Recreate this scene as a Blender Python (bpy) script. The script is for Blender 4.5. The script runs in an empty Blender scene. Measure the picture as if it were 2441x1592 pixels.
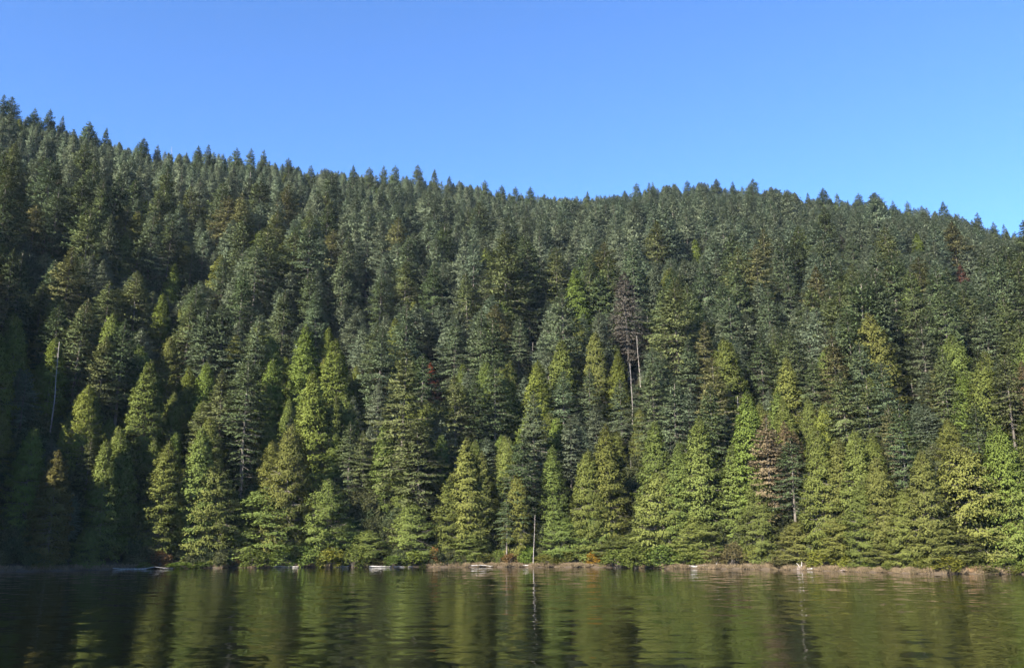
import bpy, math, random
import numpy as np

scene = bpy.context.scene
col = scene.collection
R = math.radians

# ---------------------------------------------------------------- camera
cam_data = bpy.data.cameras.new('camera'); cam = bpy.data.objects.new('camera', cam_data); col.objects.link(cam)
cam.location = (0, 0, 4.0); cam.rotation_euler = (R(90 + 13.5), 0, 0)
cam_data.sensor_width = 36; cam_data.lens = 36 * 2100 / 2441
cam_data.clip_start = .5; cam_data.clip_end = 6000
scene.camera = cam

# ---------------------------------------------------------------- sky and sun
SUN_AZ = -144.0      # degrees clockwise from the view direction: behind the left shoulder
SUN_EL = 30.0
world = bpy.data.worlds.new('World'); scene.world = world; world.use_nodes = True
wn = world.node_tree.nodes; wl = world.node_tree.links
sky = wn.new('ShaderNodeTexSky'); sky.sky_type = 'NISHITA'; sky.sun_disc = False
sky.sun_elevation = R(SUN_EL); sky.sun_rotation = R(SUN_AZ)
sky.altitude = 100; sky.air_density = 0.75; sky.dust_density = 0.0; sky.ozone_density = 9.0
wl.new(sky.outputs[0], wn['Background'].inputs['Color']); wn['Background'].inputs['Strength'].default_value = .105
sun_data = bpy.data.lights.new('sun', 'SUN'); sun = bpy.data.objects.new('sun', sun_data); col.objects.link(sun)
sun_data.energy = 5.0; sun_data.angle = R(.53); sun_data.color = (1.0, .93, .82)
sun.rotation_euler = (R(90 - SUN_EL), 0, R(180 - SUN_AZ))
sun.location = (-100, -100, 150)

scene.view_settings.view_transform = 'Standard'; scene.view_settings.look = 'None'
scene.view_settings.exposure = 1.88; scene.view_settings.gamma = 1.0
scene.view_settings.use_curve_mapping = False
scene.cycles.use_light_tree = False; scene.cycles.caustics_reflective = False; scene.cycles.caustics_refractive = False
scene.cycles.max_bounces = 4; scene.cycles.diffuse_bounces = 1; scene.cycles.glossy_bounces = 2
scene.cycles.transmission_bounces = 3; scene.cycles.volume_bounces = 0; scene.cycles.transparent_max_bounces = 4

# ---------------------------------------------------------------- terrain (metres; camera stands at the origin, lake in front)
CAM_Z = 4.0
AZ_SHORE = np.array([-120, -95, -80, -65, -52, -44, -38, -34, -30.2, -26, -22, -17, -8, 0, 6, 10.5, 15.5, 20, 24.5, 29.6, 36, 50, 80])
D_SHORE = np.array([60, 85, 100, 112, 122, 136, 150, 158, 163.5, 168, 176, 178, 177, 176, 174, 167, 165, 155, 146, 152, 150, 150, 160])
AZ_RIDGE = np.array([-120, -80, -50, -33, -15, 0, 10, 18, 28, 33, 60, 80])
D_RIDGE = np.array([380, 400, 400, 400, 450, 520, 620, 660, 600, 560, 500, 500])
AZ_H = np.array([-120, -80, -50, -40, -32.5, -29.3, -26.3, -22.2, -16, -10, -4, 1.5, 5, 10, 15, 20, 25, 28.5, 31.5, 36, 50, 80])
H_RIDGE = np.array([12.0, 20.0, 135.0, 151.4, 156.2, 160.0, 163.4, 163.1, 173.2, 182.1, 191.2, 194.9, 207.7, 232.7, 240.6, 224.7, 195.4, 175.7, 150.1, 141.8, 135.7, 128.2])

def bumps(x, y):
    return (2.6 * np.sin(x * .031 + 1.3) * np.sin(y * .027 + .4) + 1.7 * np.sin(x * .071 + y * .043 + 2.1)
            + 1.1 * np.sin(x * .13 - y * .11 + .7))

def ground(x, y):
    """height of the land over the lake at (x, y)"""
    x = np.asarray(x, float); y = np.asarray(y, float)
    az = np.degrees(np.arctan2(x, y)); d = np.hypot(x, y)
    ds = np.interp(az, AZ_SHORE, D_SHORE) + .8 * np.sin(az * 2.9) + .5 * np.sin(az * 7.3 + 1)
    dr = np.interp(az, AZ_RIDGE, D_RIDGE)
    h = np.interp(az, AZ_H, H_RIDGE)
    s = d - ds
    t = np.clip(s / (dr - ds), -1, 3)
    g = np.where(t < 1, t * (1.22 - .22 * t), 1 + .78 * (t - 1) - 1.5 * (t - 1) ** 2)
    bank = np.interp(s, [-30, -6, 0, .7, 2.5, 6, 14, 30], [-8, -1.6, -.02, .28, .5, .85, 1.0, 0])
    w = np.clip(s / 40., 0, 1)
    return np.where(s < 0, bank, bank + h * np.maximum(g, -.5) * np.clip(s / 9. - .3, 0, 1) + w * bumps(x, y))

def shore_distance(az):
    return np.interp(az, AZ_SHORE, D_SHORE) + .8 * np.sin(az * 2.9) + .5 * np.sin(az * 7.3 + 1)

GRID = 7.2
def grid_cells():
    """jittered planting grid over the slopes: rows of x, y, r1, r2, r3"""
    r = np.random.RandomState(11)
    nx, ny = 142, 125
    jit = r.rand(ny, nx, 5)
    ix, iy = np.meshgrid(np.arange(nx), np.arange(ny))
    x = (ix - nx / 2 + (iy % 2) * .5) * GRID + (jit[..., 0] - .5) * GRID * .75
    y = iy * GRID * .9 + (jit[..., 1] - .5) * GRID * .75 - 60
    return np.stack([x.ravel(), y.ravel(), jit[..., 2].ravel(), jit[..., 3].ravel(), jit[..., 4].ravel()], 1)


# kind, x, y, height, crown width, lean, tint, label
TREES = [
    ('C', -73.4, 157.0, 6.6, 5.9, 0, 'green', 'small sunlit cedar standing alone in the dark lower shore corner'),
    ('F', -77.5, 162.1, 16.0, 5.8, 0, 'olive', 'slim fir with a brown dry top rising out of the shadow'),
    ('C', -73.2, 160.4, 19.9, 7.4, 0, 'green', 'half lit cedar beside the slim brown-topped fir'),
    ('C', -72.4, 164.9, 20.7, 7.6, 0, 'green', 'taller half lit cedar bordering the black gap before the rusty shrub'),
    ('C', -77.5, 151.3, 19.1, 7.4, 0, 'brown', 'dim brownish cedar inside the shadowed corner'),
    ('C', -66.2, 168.8, 22.7, 8.8, 0, 'yellow', 'tall olive yellow cedar directly above the rusty shrub'),
    ('C', -60.5, 172.9, 24.2, 8.9, 0, 'green', 'green pointed cedar peeking behind the broad olive cedar'),
    ('C', -58.2, 173.7, 17.0, 13.9, 0, 'olive', 'broad olive brown cedar with skirts reaching the slanted grey log'),
    ('C', -72.4, 186.5, 17.6, 6.5, 0, 'green', 'mid green cedar uphill of the tall cedar above the rusty shrub'),
    ('C', -75.4, 179.7, 24.5, 9.0, 0, 'green', 'round-topped light green cedar high above the rusty shrub'),
    ('C', -74.5, 199.8, 16.3, 6.1, 0, 'lime', 'bright lime cedar second nearest to the left of the big dark drooping fir'),
    ('C', -70.3, 199.8, 17.9, 6.6, 0, 'lime', 'bright lime cedar nearest to the left of the big dark drooping fir'),
    ('C', -99.4, 172.2, 19.2, 7.0, 0, 'lime', 'bright yellow green cedar top at the edge of the wood, above the shadow'),
    ('C', -95.3, 160.3, 20.7, 7.8, 0, 'lime', 'bright lime cedar down and left of the bright cedar above the shadow'),
    ('C', -92.2, 172.8, 18.9, 6.9, 0, 'lime', 'bright lime cedar to the left of the long leaning snag'),
    ('C', -84.4, 166.2, 9.6, 3.8, 0, 'lime', 'small bright green cedar top glowing inside the dark corner'),
    ('C', -49.6, 208.5, 25.9, 9.6, 0, 'lime', 'tallest bright yellow green cedar standing high among dark firs'),
    ('C', -56.2, 202.1, 20.3, 7.7, 0, 'lime', 'pointed light green cedar, smaller companion of the tallest bright cedar'),
    ('C', -55.3, 211.6, 16.8, 6.2, 0, 'lime', 'bright lime cedar down and left of the tallest bright cedar on the slope'),
    ('C', -42.5, 189.1, 28.3, 10.5, 0, 'lime', 'bright lime cedar downhill of the tallest bright cedar on the slope'),
    ('C', -42.2, 207.7, 25.4, 9.5, 0, 'lime', 'bright lime cedar nearest down and right of the tallest bright cedar on the slope'),
    ('C', -39.4, 220.2, 13.9, 5.1, 0, 'lime', 'bright lime cedar to the left of the large pale-trunked fir'),
    ('C', -50.9, 235.0, 16.1, 5.9, 0, 'lime', 'bright lime cedar to the right of the tallest bright cedar on the slope'),
    ('C', -48.4, 178.9, 11.4, 18.8, 0, 'green', 'broad bushy rounded cedar hanging over the water'),
    ('C', -44.8, 176.7, 26.2, 10.4, 0, 'olive', 'olive green cedar nearest up and right of the twiggy grey snag'),
    ('C', -36.6, 177.7, 15.1, 11.3, 0, 'green', 'mid green cedar to the right of the broad bushy cedar over the water'),
    ('C', -39.0, 178.8, 8.4, 11.9, 0, 'green', 'mid green cedar down and right of the broad bushy cedar over the water'),
    ('C', -33.0, 179.4, 7.7, 9.1, 0, 'green', 'mid green cedar second nearest up and left of the round overhanging bush'),
    ('C', -27.3, 188.1, 20.3, 7.5, 0, 'green', 'slender light cedar with a long narrow spire above the shore'),
    ('C', -22.1, 186.4, 15.3, 6.1, 0, 'green', 'mid green cedar down and right of the slender spire cedar'),
    ('C', -19.9, 180.7, 11.0, 11.3, 0, 'green', 'full green cedar beside the leaning pale stick'),
    ('C', -9.0, 182.5, 22.6, 8.4, 0, 'yellow', 'pale tall cedar with a split double crown on the open shore'),
    ('C', -12.8, 182.2, 16.4, 8.4, 0, 'green', 'mid green cedar down and left of the pale double-crowned cedar'),
    ('C', -6.0, 183.9, 20.3, 7.5, 0, 'olive', 'olive green cedar down and right of the pale double-crowned cedar'),
    ('C', 1.2, 181.6, 17.6, 7.6, 0, 'yellow', 'yellow green cedar beside the white shore snag'),
    ('C', 8.4, 184.4, 20.8, 7.7, 0, 'green', 'narrow green cedar just past the white shore snag'),
    ('C', 13.1, 220.9, 26.4, 9.9, 0, 'yellow', 'pale yellow topped cedar standing behind a grey fir'),
    ('C', 6.2, 212.3, 25.9, 9.5, 0, 'lime', 'bright lime cedar downhill of the forked grey snag'),
    ('C', 27.2, 222.8, 19.7, 7.3, 0, 'lime', 'slim lime cedar beside the long pale snags'),
    ('C', 15.2, 179.8, 21.4, 9.0, 0, 'yellow', 'yellow green cedar to the right of the yellow cedar by the white snag'),
    ('C', 19.4, 180.4, 25.2, 9.3, 0, 'yellow', 'tall yellow green cedar in the pair left of the dark snag'),
    ('C', 28.8, 178.5, 22.1, 8.3, 0, 'green', 'pointed cedar with a clean spire behind the widest shore cedar'),
    ('C', 28.4, 174.1, 16.2, 12.4, 0, 'green', 'widest pale green cedar above the overhanging shore bushes'),
    ('C', 32.3, 172.6, 20.1, 7.4, 0, 'green', 'mid green cedar down and left of the tallest conical shore cedar'),
    ('C', 36.2, 171.4, 24.8, 9.2, 0, 'green', 'tallest conical cedar of the shore row with a sharp tip'),
    ('C', 45.6, 170.4, 25.5, 9.3, 0, 'lime', 'bright cedar standing behind a thin pale snag'),
    ('C', 42.3, 170.1, 18.7, 6.9, 0, 'green', 'narrow columnar cedar next to the tallest conical shore cedar'),
    ('C', 45.6, 165.2, 15.8, 8.3, 0, 'olive', 'olive green cedar down and right of the narrow columnar cedar'),
    ('C', 53.8, 154.9, 21.0, 8.4, 0, 'yellow', 'wide skirted cedar with a dry brown tip'),
    ('C', 56.6, 154.1, 18.1, 6.9, 0, 'olive', 'olive green cedar nearest down and right of the brown-tipped wide cedar'),
    ('C', 57.8, 149.7, 18.4, 6.7, 0, 'green', 'mid green cedar nearest to the right of the brown-tipped wide cedar'),
    ('C', 62.3, 151.6, 15.7, 5.8, 0, 'green', 'mid green cedar third nearest to the right of the brown-tipped wide cedar'),
    ('C', 56.7, 145.7, 13.5, 6.8, 0, 'green', 'mid green cedar down and right of the brown-tipped wide cedar'),
    ('C', 59.8, 144.4, 16.7, 7.8, 0, 'olive', 'olive green cedar second nearest down and right of the brown-tipped wide cedar'),
    ('C', 63.1, 137.7, 17.1, 7.6, 0, 'olive', 'olive green cedar to the left of the largest yellow olive cedar'),
    ('C', 60.9, 139.2, 11.6, 6.8, 0, 'yellow', 'yellow green cedar down and left of the largest yellow olive cedar'),
    ('C', 71.0, 139.8, 16.2, 14.0, 0, 'yellow', 'largest bushy yellow olive cedar of the shore'),
    ('C', 76.1, 137.4, 20.4, 8.7, 0, 'lime', 'tall bright cedar towering at the edge of the picture'),
    ('C', 77.9, 138.0, 14.2, 11.8, 0, 'green', 'mid green cedar downhill of the tall bright edge cedar'),
    ('C', 84.8, 164.2, 16.4, 6.0, 0, 'lime', 'small lone yellow cedar among dark firs up the slope'),
    ('C', 75.0, 138.9, 11.6, 11.1, 0, 'olive', 'olive green cedar down and right of the largest yellow olive cedar'),
    ('C', 20.7, 265.7, 30.7, 11.2, 0, 'lime', 'lime green cedar glowing between dark firs mid slope'),
    ('C', 14.8, 292.7, 22.7, 8.3, 0, 'lime', 'bright lime cedar up and left of the broad grey fir'),
    ('C', -100.5, 248.3, 21.5, 8.0, 0, 'lime', 'lime cedar spire high on the shaded slope'),
    ('C', -90.5, 221.4, 21.2, 7.8, 0, 'lime', 'bright lime cedar downhill of the lime spire on the shaded slope'),
    ('C', 73.7, 337.6, 21.6, 7.9, 0, 'lime', 'bright lime cedar up and right of the thin brown dying fir'),
    ('C', 157.6, 326.2, 24.1, 8.8, 0, 'lime', 'pale lime tree crown high on the hazy hill'),
    ('C', -28.2, 178.2, 5.6, 9.8, 0, 'green', 'mid green cedar nearest up and left of the round overhanging bush'),
    ('C', -51.4, 175.2, 6.9, 8.6, 0, 'green', 'mid green cedar down and left of the broad bushy cedar over the water'),
    ('C', 25.1, 174.7, 4.7, 13.1, 0, 'green', 'mid green cedar up and right of the orange autumn shrub'),
    ('C', 19.8, 178.3, 4.4, 10.9, 0, 'olive', 'olive green cedar up and right of the orange autumn shrub'),
    ('C', 34.9, 169.8, 7.7, 11.7, 0, 'yellow', 'yellow green cedar up and left of the grey brown shrub'),
    ('C', -8.5, 181.5, 5.3, 9.8, 0, 'green', 'mid green cedar to the right of the round overhanging bush'),
    ('C', 55.7, 151.3, 6.7, 10.9, 0, 'yellow', 'yellow green cedar up and left of the bright lime bush'),
    ('C', 65.2, 137.9, 5.7, 11.3, 0, 'olive', 'olive green cedar downhill of the largest yellow olive cedar'),
    ('C', 10.9, 180.9, 7.6, 11.0, 0, 'green', 'mid green cedar to the right of the white shore snag'),
    ('C', 16.8, 180.0, 10.4, 9.8, 0, 'green', 'mid green cedar uphill of the orange autumn shrub'),
    ('C', 50.2, 158.6, 6.4, 9.0, 0, 'olive', 'olive green cedar to the right of the grey brown shrub'),
    ('C', 60.0, 143.4, 4.8, 9.5, 0, 'olive', 'olive green cedar up and right of the bright lime bush'),
    ('F', -23.5, 187.6, 34.6, 12.6, 0, 'olive', 'large fir with a pale trunk showing below its crown'),
    ('F', -22.1, 213.2, 25.3, 9.2, 0, 'dark', 'dark green fir up and left of the small red withered conifer'),
    ('F', -18.7, 183.6, 26.5, 12.3, 0, 'olive', 'olive green fir to the right of the slender spire cedar'),
    ('F', -12.5, 197.4, 27.1, 9.9, 0, 'olive', 'olive green fir down and right of the small red withered conifer'),
    ('F', -32.9, 212.0, 29.7, 10.7, 0, 'blue', 'blue green fir up and left of the large pale-trunked fir'),
    ('F', -56.1, 184.9, 30.5, 11.0, 0, 'dark', 'big dark drooping fir behind the broad bushy cedar'),
    ('F', -34.5, 187.2, 19.3, 7.0, 0, 'dark', 'dark green fir to the left of the slender spire cedar'),
    ('F', -31.3, 187.3, 16.7, 6.1, 0, 'olive', 'olive green fir down and left of the slender spire cedar'),
    ('F', 2.3, 182.2, 25.2, 9.1, 0, 'dark', 'dense deep green fir over the white shore snag'),
    ('F', 4.8, 191.1, 26.6, 9.6, 0, 'blue', 'blue green fir downhill of the forked grey snag'),
    ('F', -1.0, 179.1, 12.3, 4.7, 0, 'dark', 'small dark fir tucked between yellow green cedars'),
    ('F', 12.5, 211.7, 24.2, 8.8, 0, 'blue', 'grey green fir standing in front of the pale yellow topped cedar'),
    ('F', 19.0, 215.2, 22.4, 8.2, 0, 'blue', 'blue green fir down and right of the pale yellow topped cedar'),
    ('F', 25.7, 204.4, 21.4, 7.8, 0, 'blue', 'blue green fir down and left of the thin white snag'),
    ('F', 49.9, 159.1, 21.1, 8.3, 0, 'dark', 'dark bare-trunked fir next to the pinkish dead fir'),
    ('F', 65.5, 152.3, 17.6, 6.3, 0, 'brown', 'brownish fir to the right of the brown-tipped wide cedar'),
    ('F', 65.9, 175.5, 25.9, 9.4, 0, 'brown', 'brownish fir with a flat broad lower branch'),
    ('F', 76.4, 136.3, 7.8, 4.8, 0, 'dark', 'dark green small fir at the edge of the shore'),
    ('F', -1.8, 258.7, 41.7, 17.6, 0, 'olive', 'old spreading fir with a ragged olive brown crown'),
    ('F', 15.4, 291.5, 29.9, 10.8, 0, 'olive', 'olive green fir up and left of the lime cedar mid slope'),
    ('F', 14.2, 228.4, 36.4, 13.1, 0, 'blue', 'broad grey fir with a dark shadow side below the lime cedar'),
    ('F', 27.6, 268.7, 27.7, 10.0, 0, 'dark', 'dark green fir to the right of the lime cedar mid slope'),
    ('F', 55.2, 320.0, 33.3, 12.0, 0, 'olive', 'pale layered fir with level tiers on the hazy hill'),
    ('F', -40.1, 258.7, 26.7, 9.7, 0, 'dark', 'dark green fir uphill of the large pale-trunked fir'),
    ('F', -34.4, 271.8, 27.9, 10.1, 0, 'olive', 'olive green fir uphill of the large pale-trunked fir'),
    ('F', -25.1, 268.2, 28.4, 10.3, 0, 'dark', 'dark green fir down and left of the old spreading fir'),
    ('F', -13.3, 259.8, 26.4, 9.6, 0, 'olive', 'olive green fir down and left of the old spreading fir'),
    ('F', 5.7, 262.8, 27.1, 9.7, 0, 'blue', 'blue green fir to the left of the broad grey fir'),
    ('F', -8.5, 227.5, 31.6, 11.4, 0, 'blue', 'blue green fir second nearest up and left of the forked grey snag'),
    ('F', 1.6, 242.1, 23.3, 8.4, 0, 'blue', 'blue green fir nearest up and left of the forked grey snag'),
    ('F', -28.2, 225.1, 31.4, 11.3, 0, 'blue', 'blue green fir uphill of the large pale-trunked fir'),
    ('F', -33.7, 217.7, 27.1, 9.7, 0, 'dark', 'dark green fir up and left of the large pale-trunked fir'),
    ('F', -98.2, 257.5, 23.8, 8.5, 0, 'blue', 'blue green fir up and right of the lime spire on the shaded slope'),
    ('F', -73.5, 241.7, 32.3, 11.7, 0, 'blue', 'broad blue green fir on the shaded slope'),
    ('F', -59.2, 246.2, 25.9, 9.3, 0, 'dark', 'dark green fir uphill of the tallest bright cedar on the slope'),
    ('F', -91.0, 206.4, 31.0, 11.3, 0, 'olive', 'olive green fir nearest to the left of the lime spire on the shaded slope'),
    ('F', -126.1, 224.7, 22.9, 8.3, 0, 'blue', 'blue green fir second nearest uphill of the bright cedar above the shadow'),
    ('F', -111.7, 219.2, 32.7, 11.7, 0, 'olive', 'olive green fir up and left of the lime spire on the shaded slope'),
    ('F', -105.1, 198.5, 27.5, 9.9, 0, 'brown', 'brownish fir up and right of the bright cedar above the shadow'),
    ('F', -90.0, 177.9, 26.5, 9.5, 0, 'dark', 'dark green fir up and right of the long leaning snag'),
    ('F', -51.7, 258.0, 30.4, 11.0, 0, 'blue', 'blue green fir up and right of the tallest bright cedar on the slope'),
    ('F', -69.4, 206.3, 30.2, 10.9, 0, 'blue', 'blue green fir second nearest uphill of the big dark drooping fir'),
    ('F', -60.1, 224.4, 27.8, 10.0, 0, 'dark', 'dark green fir up and left of the tallest bright cedar on the slope'),
    ('F', 42.4, 206.6, 24.1, 8.8, 0, 'blue', 'blue green fir down and right of the high pale snag'),
    ('F', 44.6, 191.0, 26.9, 9.8, 0, 'brown', 'brownish fir up and left of the white snag before the bright cedar'),
    ('F', 39.7, 175.0, 26.6, 9.6, 0, 'dark', 'broad dark fir behind the tallest conical cedar'),
    ('F', 60.4, 234.7, 25.7, 9.2, 0, 'blue', 'blue green fir to the right of the high pale snag'),
    ('F', 74.0, 244.5, 25.4, 9.1, 0, 'blue', 'blue green fir second nearest up and left of the brownish flat-skirted fir'),
    ('F', 85.7, 260.7, 25.4, 9.1, 0, 'blue', 'blue green fir nearest up and left of the brownish flat-skirted fir'),
    ('F', 128.4, 315.1, 24.8, 8.9, 0, 'blue', 'blue green fir second nearest uphill of the brownish flat-skirted fir'),
    ('F', 62.4, 163.0, 23.1, 8.3, 0, 'olive', 'olive green fir downhill of the brownish flat-skirted fir'),
    ('F', 68.9, 162.1, 22.1, 8.0, 0, 'blue', 'blue green fir down and right of the brownish flat-skirted fir'),
    ('F', 89.7, 188.2, 22.7, 8.2, 0, 'blue', 'blue green fir up and left of the lone yellow cedar'),
    ('F', 64.6, 146.2, 19.5, 7.0, 0, 'dark', 'dark green fir to the left of the snag below the lone yellow cedar'),
    ('F', 82.2, 165.2, 21.4, 7.7, 0, 'olive', 'olive green fir nearest up and left of the lone yellow cedar'),
    ('F', 107.3, 194.4, 23.6, 8.5, 0, 'blue', 'blue green fir nearest uphill of the lone yellow cedar'),
    ('F', 88.5, 155.5, 21.3, 7.7, 0, 'olive', 'olive green fir to the right of the lone yellow cedar'),
    ('F', 74.9, 141.7, 19.7, 7.3, 0, 'dark', 'dark green fir down and right of the snag below the lone yellow cedar'),
    ('F', 65.5, 161.3, 21.1, 7.7, 0, 'dark', 'dark green fir down and right of the brownish flat-skirted fir'),
    ('F', 31.6, 194.4, 26.3, 9.4, 0, 'dark', 'dark green fir to the right of the thin white snag'),
    ('F', 34.4, 187.2, 25.3, 9.1, 0, 'blue', 'blue green fir to the right of the thin white snag'),
    ('F', 60.2, 209.1, 23.9, 8.5, 0, 'dark', 'fir with a long bare pale trunk beneath its crown'),
    ('F', 64.0, 184.3, 19.2, 7.0, 0, 'dark', 'dark green fir down and left of the brownish flat-skirted fir'),
    ('F', -8.8, 200.6, 26.2, 9.6, 0, 'dark', 'dark green fir to the right of the small red withered conifer'),
    ('F', -4.0, 204.6, 28.3, 10.2, 0, 'dark', 'dark fir with heavy drooping tiers'),
    ('F', -74.3, 232.8, 28.0, 10.2, 0, 'dark', 'dark green fir down and left of the broad blue green fir'),
    ('F', -16.1, 232.7, 27.0, 9.7, 0, 'blue', 'blue green fir up and right of the small red withered conifer'),
    ('F', -55.1, 241.4, 24.4, 8.8, 0, 'blue', 'blue green fir uphill of the tallest bright cedar on the slope'),
    ('F', -82.9, 183.1, 26.3, 9.6, 0, 'dark', 'dark green fir second nearest to the right of the long leaning snag'),
    ('F', -85.0, 178.9, 22.8, 8.3, 0, 'olive', 'olive green fir to the right of the long leaning snag'),
    ('F', -61.4, 186.1, 25.6, 9.3, 0, 'olive', 'olive green fir to the left of the big dark drooping fir'),
    ('F', -109.0, 243.2, 26.1, 9.5, 0, 'dark', 'dark green fir up and left of the lime spire on the shaded slope'),
    ('D', 47.7, 165.3, 23.9, 8.2, 0, 'pink', 'pinkish brown dead fir standing over the shore cedars'),
    ('D', 52.6, 169.8, 16.6, 5.7, 0, 'tan', 'dry tan topped conifer beside the pinkish dead fir'),
    ('D', 33.5, 246.4, 32.2, 11.0, 0, 'brown', 'thin brown dying fir with sparse branches mid slope'),
    ('D', -22.5, 239.7, 9.2, 3.2, 0, 'red', 'small red withered conifer hidden in a dark gap'),
    ('D', -19.3, 220.5, 15.2, 5.3, 0, 'rust', 'rust brown withered conifer just below the small red one'),
    ('D', 55.4, 172.6, 12.6, 4.3, 0, 'tan', 'tan withered conifer up and right of the dark bare-trunked fir'),
    ('D', 99.6, 168.8, 17.2, 5.8, 0, 'tan', 'tan withered conifer to the right of the lone yellow cedar'),
    ('D', 140.0, 356.8, 17.6, 5.9, 0, 'brown', 'brownish withered conifer uphill of the brownish flat-skirted fir'),
    ('D', 154.1, 288.6, 17.1, 5.8, 0, 'rust', 'faint rust brown dying conifer on the hazy hill'),
    ('F', -204.8, 322.4, 30.9, 9.0, 0, 'dark', 'dark ridge-top fir against the sky, ninth on the higher side of the bare spike'),
    ('F', -220.4, 355.2, 32.0, 12.7, 0, 'dark', 'dark ridge-top fir against the sky, eighth on the higher side of the bare spike'),
    ('F', -215.2, 361.9, 29.7, 9.9, 0, 'dark', 'dark ridge-top fir against the sky, seventh on the higher side of the bare spike'),
    ('F', -211.1, 367.7, 32.2, 10.0, 0, 'dark', 'dark ridge-top fir against the sky, sixth on the higher side of the bare spike'),
    ('F', -208.4, 372.7, 31.7, 7.1, 0, 'dark', 'dark ridge-top fir against the sky, fifth on the higher side of the bare spike'),
    ('F', -198.4, 381.5, 33.0, 13.1, 0, 'dark', 'dark ridge-top fir against the sky, fourth on the higher side of the bare spike'),
    ('F', -194.6, 386.8, 31.8, 7.8, 0, 'dark', 'dark ridge-top fir against the sky, third on the higher side of the bare spike'),
    ('F', -183.2, 402.2, 30.6, 12.2, 0, 'dark', 'dark ridge-top fir against the sky, second on the higher side of the bare spike'),
    ('F', -177.2, 408.2, 28.4, 8.0, 0, 'dark', 'dark ridge-top fir against the sky, first on the higher side of the bare spike'),
    ('F', -162.7, 423.9, 31.9, 8.2, 0, 'dark', 'dark ridge-top fir against the sky, first on the lower side of the bare spike'),
    ('F', -146.3, 391.6, 32.7, 8.1, 0, 'dark', 'dark ridge-top fir against the sky, second on the lower side of the bare spike'),
    ('F', -137.4, 404.3, 33.1, 8.3, 0, 'dark', 'dark ridge-top fir against the sky, third on the lower side of the bare spike'),
    ('F', -131.4, 409.4, 33.4, 8.3, 0, 'dark', 'dark ridge-top fir against the sky, fourth on the lower side of the bare spike'),
    ('F', -127.0, 417.1, 33.6, 9.0, 0, 'dark', 'dark ridge-top fir against the sky, fifth on the lower side of the bare spike'),
    ('F', -116.7, 429.4, 28.3, 8.6, 0, 'dark', 'dark ridge-top fir against the sky, sixth on the lower side of the bare spike'),
    ('F', -106.9, 438.1, 24.8, 7.5, 0, 'dark', 'dark ridge-top fir against the sky, seventh on the lower side of the bare spike'),
    ('F', -81.1, 416.2, 29.6, 8.8, 0, 'dark', 'dark ridge-top fir against the sky, eighth on the lower side of the bare spike'),
    ('F', -73.1, 420.7, 31.0, 8.3, 0, 'dark', 'dark ridge-top fir against the sky, ninth on the lower side of the bare spike'),
    ('F', -67.1, 427.8, 33.8, 8.4, 0, 'dark', 'dark ridge-top fir against the sky, tenth on the lower side of the bare spike'),
    ('F', -69.9, 482.0, 36.5, 9.4, 0, 'dark', 'dark ridge-top fir against the sky, eleventh on the lower side of the bare spike'),
    ('F', -57.1, 495.7, 36.4, 11.7, 0, 'dark', 'dark ridge-top fir against the sky, twelfth on the lower side of the bare spike'),
    ('F', -48.8, 502.6, 33.1, 9.8, 0, 'dark', 'dark ridge-top fir against the sky, thirteenth on the lower side of the bare spike'),
    ('F', -39.2, 509.5, 29.4, 8.5, 0, 'dark', 'dark ridge-top fir against the sky, fourteenth on the lower side of the bare spike'),
    ('F', -15.6, 489.8, 30.3, 8.8, 0, 'dark', 'dark ridge-top fir against the sky, fifteenth on the lower side of the bare spike'),
    ('F', -6.0, 502.0, 29.8, 8.3, 0, 'dark', 'dark ridge-top fir against the sky, sixteenth on the lower side of the bare spike'),
    ('F', 1.4, 514.0, 29.0, 8.5, 0, 'dark', 'dark ridge-top fir against the sky, seventeenth on the lower side of the bare spike'),
    ('F', 11.9, 525.9, 31.1, 10.2, 0, 'dark', 'dark ridge-top fir against the sky, eighteenth on the lower side of the bare spike'),
    ('F', 46.3, 505.9, 31.0, 7.0, 0, 'dark', 'dark ridge-top fir against the sky, nineteenth on the lower side of the bare spike'),
    ('F', 91.5, 606.1, 32.6, 11.9, 0, 'dark', 'dark ridge-top fir against the sky, twentieth on the lower side of the bare spike'),
    ('F', 95.0, 566.1, 31.7, 8.7, 0, 'dark', 'dark ridge-top fir against the sky, twenty-first on the lower side of the bare spike'),
    ('F', 98.6, 568.5, 31.5, 8.0, 0, 'dark', 'dark ridge-top fir against the sky, twenty-second on the lower side of the bare spike'),
    ('F', 130.8, 617.3, 31.9, 8.7, 0, 'dark', 'dark ridge-top fir against the sky, twenty-third on the lower side of the bare spike'),
    ('F', 154.5, 621.1, 32.8, 13.3, 0, 'dark', 'dark ridge-top fir against the sky, twenty-fourth on the lower side of the bare spike'),
    ('F', 157.1, 586.3, 29.5, 8.4, 0, 'dark', 'dark ridge-top fir against the sky, twenty-fifth on the lower side of the bare spike'),
    ('F', 171.9, 588.4, 35.8, 13.5, 0, 'dark', 'dark ridge-top fir against the sky, twenty-sixth on the lower side of the bare spike'),
    ('F', 195.9, 545.9, 29.8, 8.8, 0, 'dark', 'dark ridge-top fir against the sky, twenty-seventh on the lower side of the bare spike'),
    ('F', 197.3, 523.0, 31.8, 13.1, 0, 'dark', 'dark ridge-top fir against the sky, twenty-eighth on the lower side of the bare spike'),
    ('F', 205.3, 519.9, 27.8, 6.9, 0, 'dark', 'dark ridge-top fir against the sky, twenty-ninth on the lower side of the bare spike'),
    ('F', 216.0, 515.6, 31.6, 9.3, 0, 'dark', 'dark ridge-top fir against the sky, thirtieth on the lower side of the bare spike'),
    ('F', 227.0, 491.1, 28.7, 8.2, 0, 'dark', 'dark ridge-top fir against the sky, thirty-first on the lower side of the bare spike'),
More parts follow.
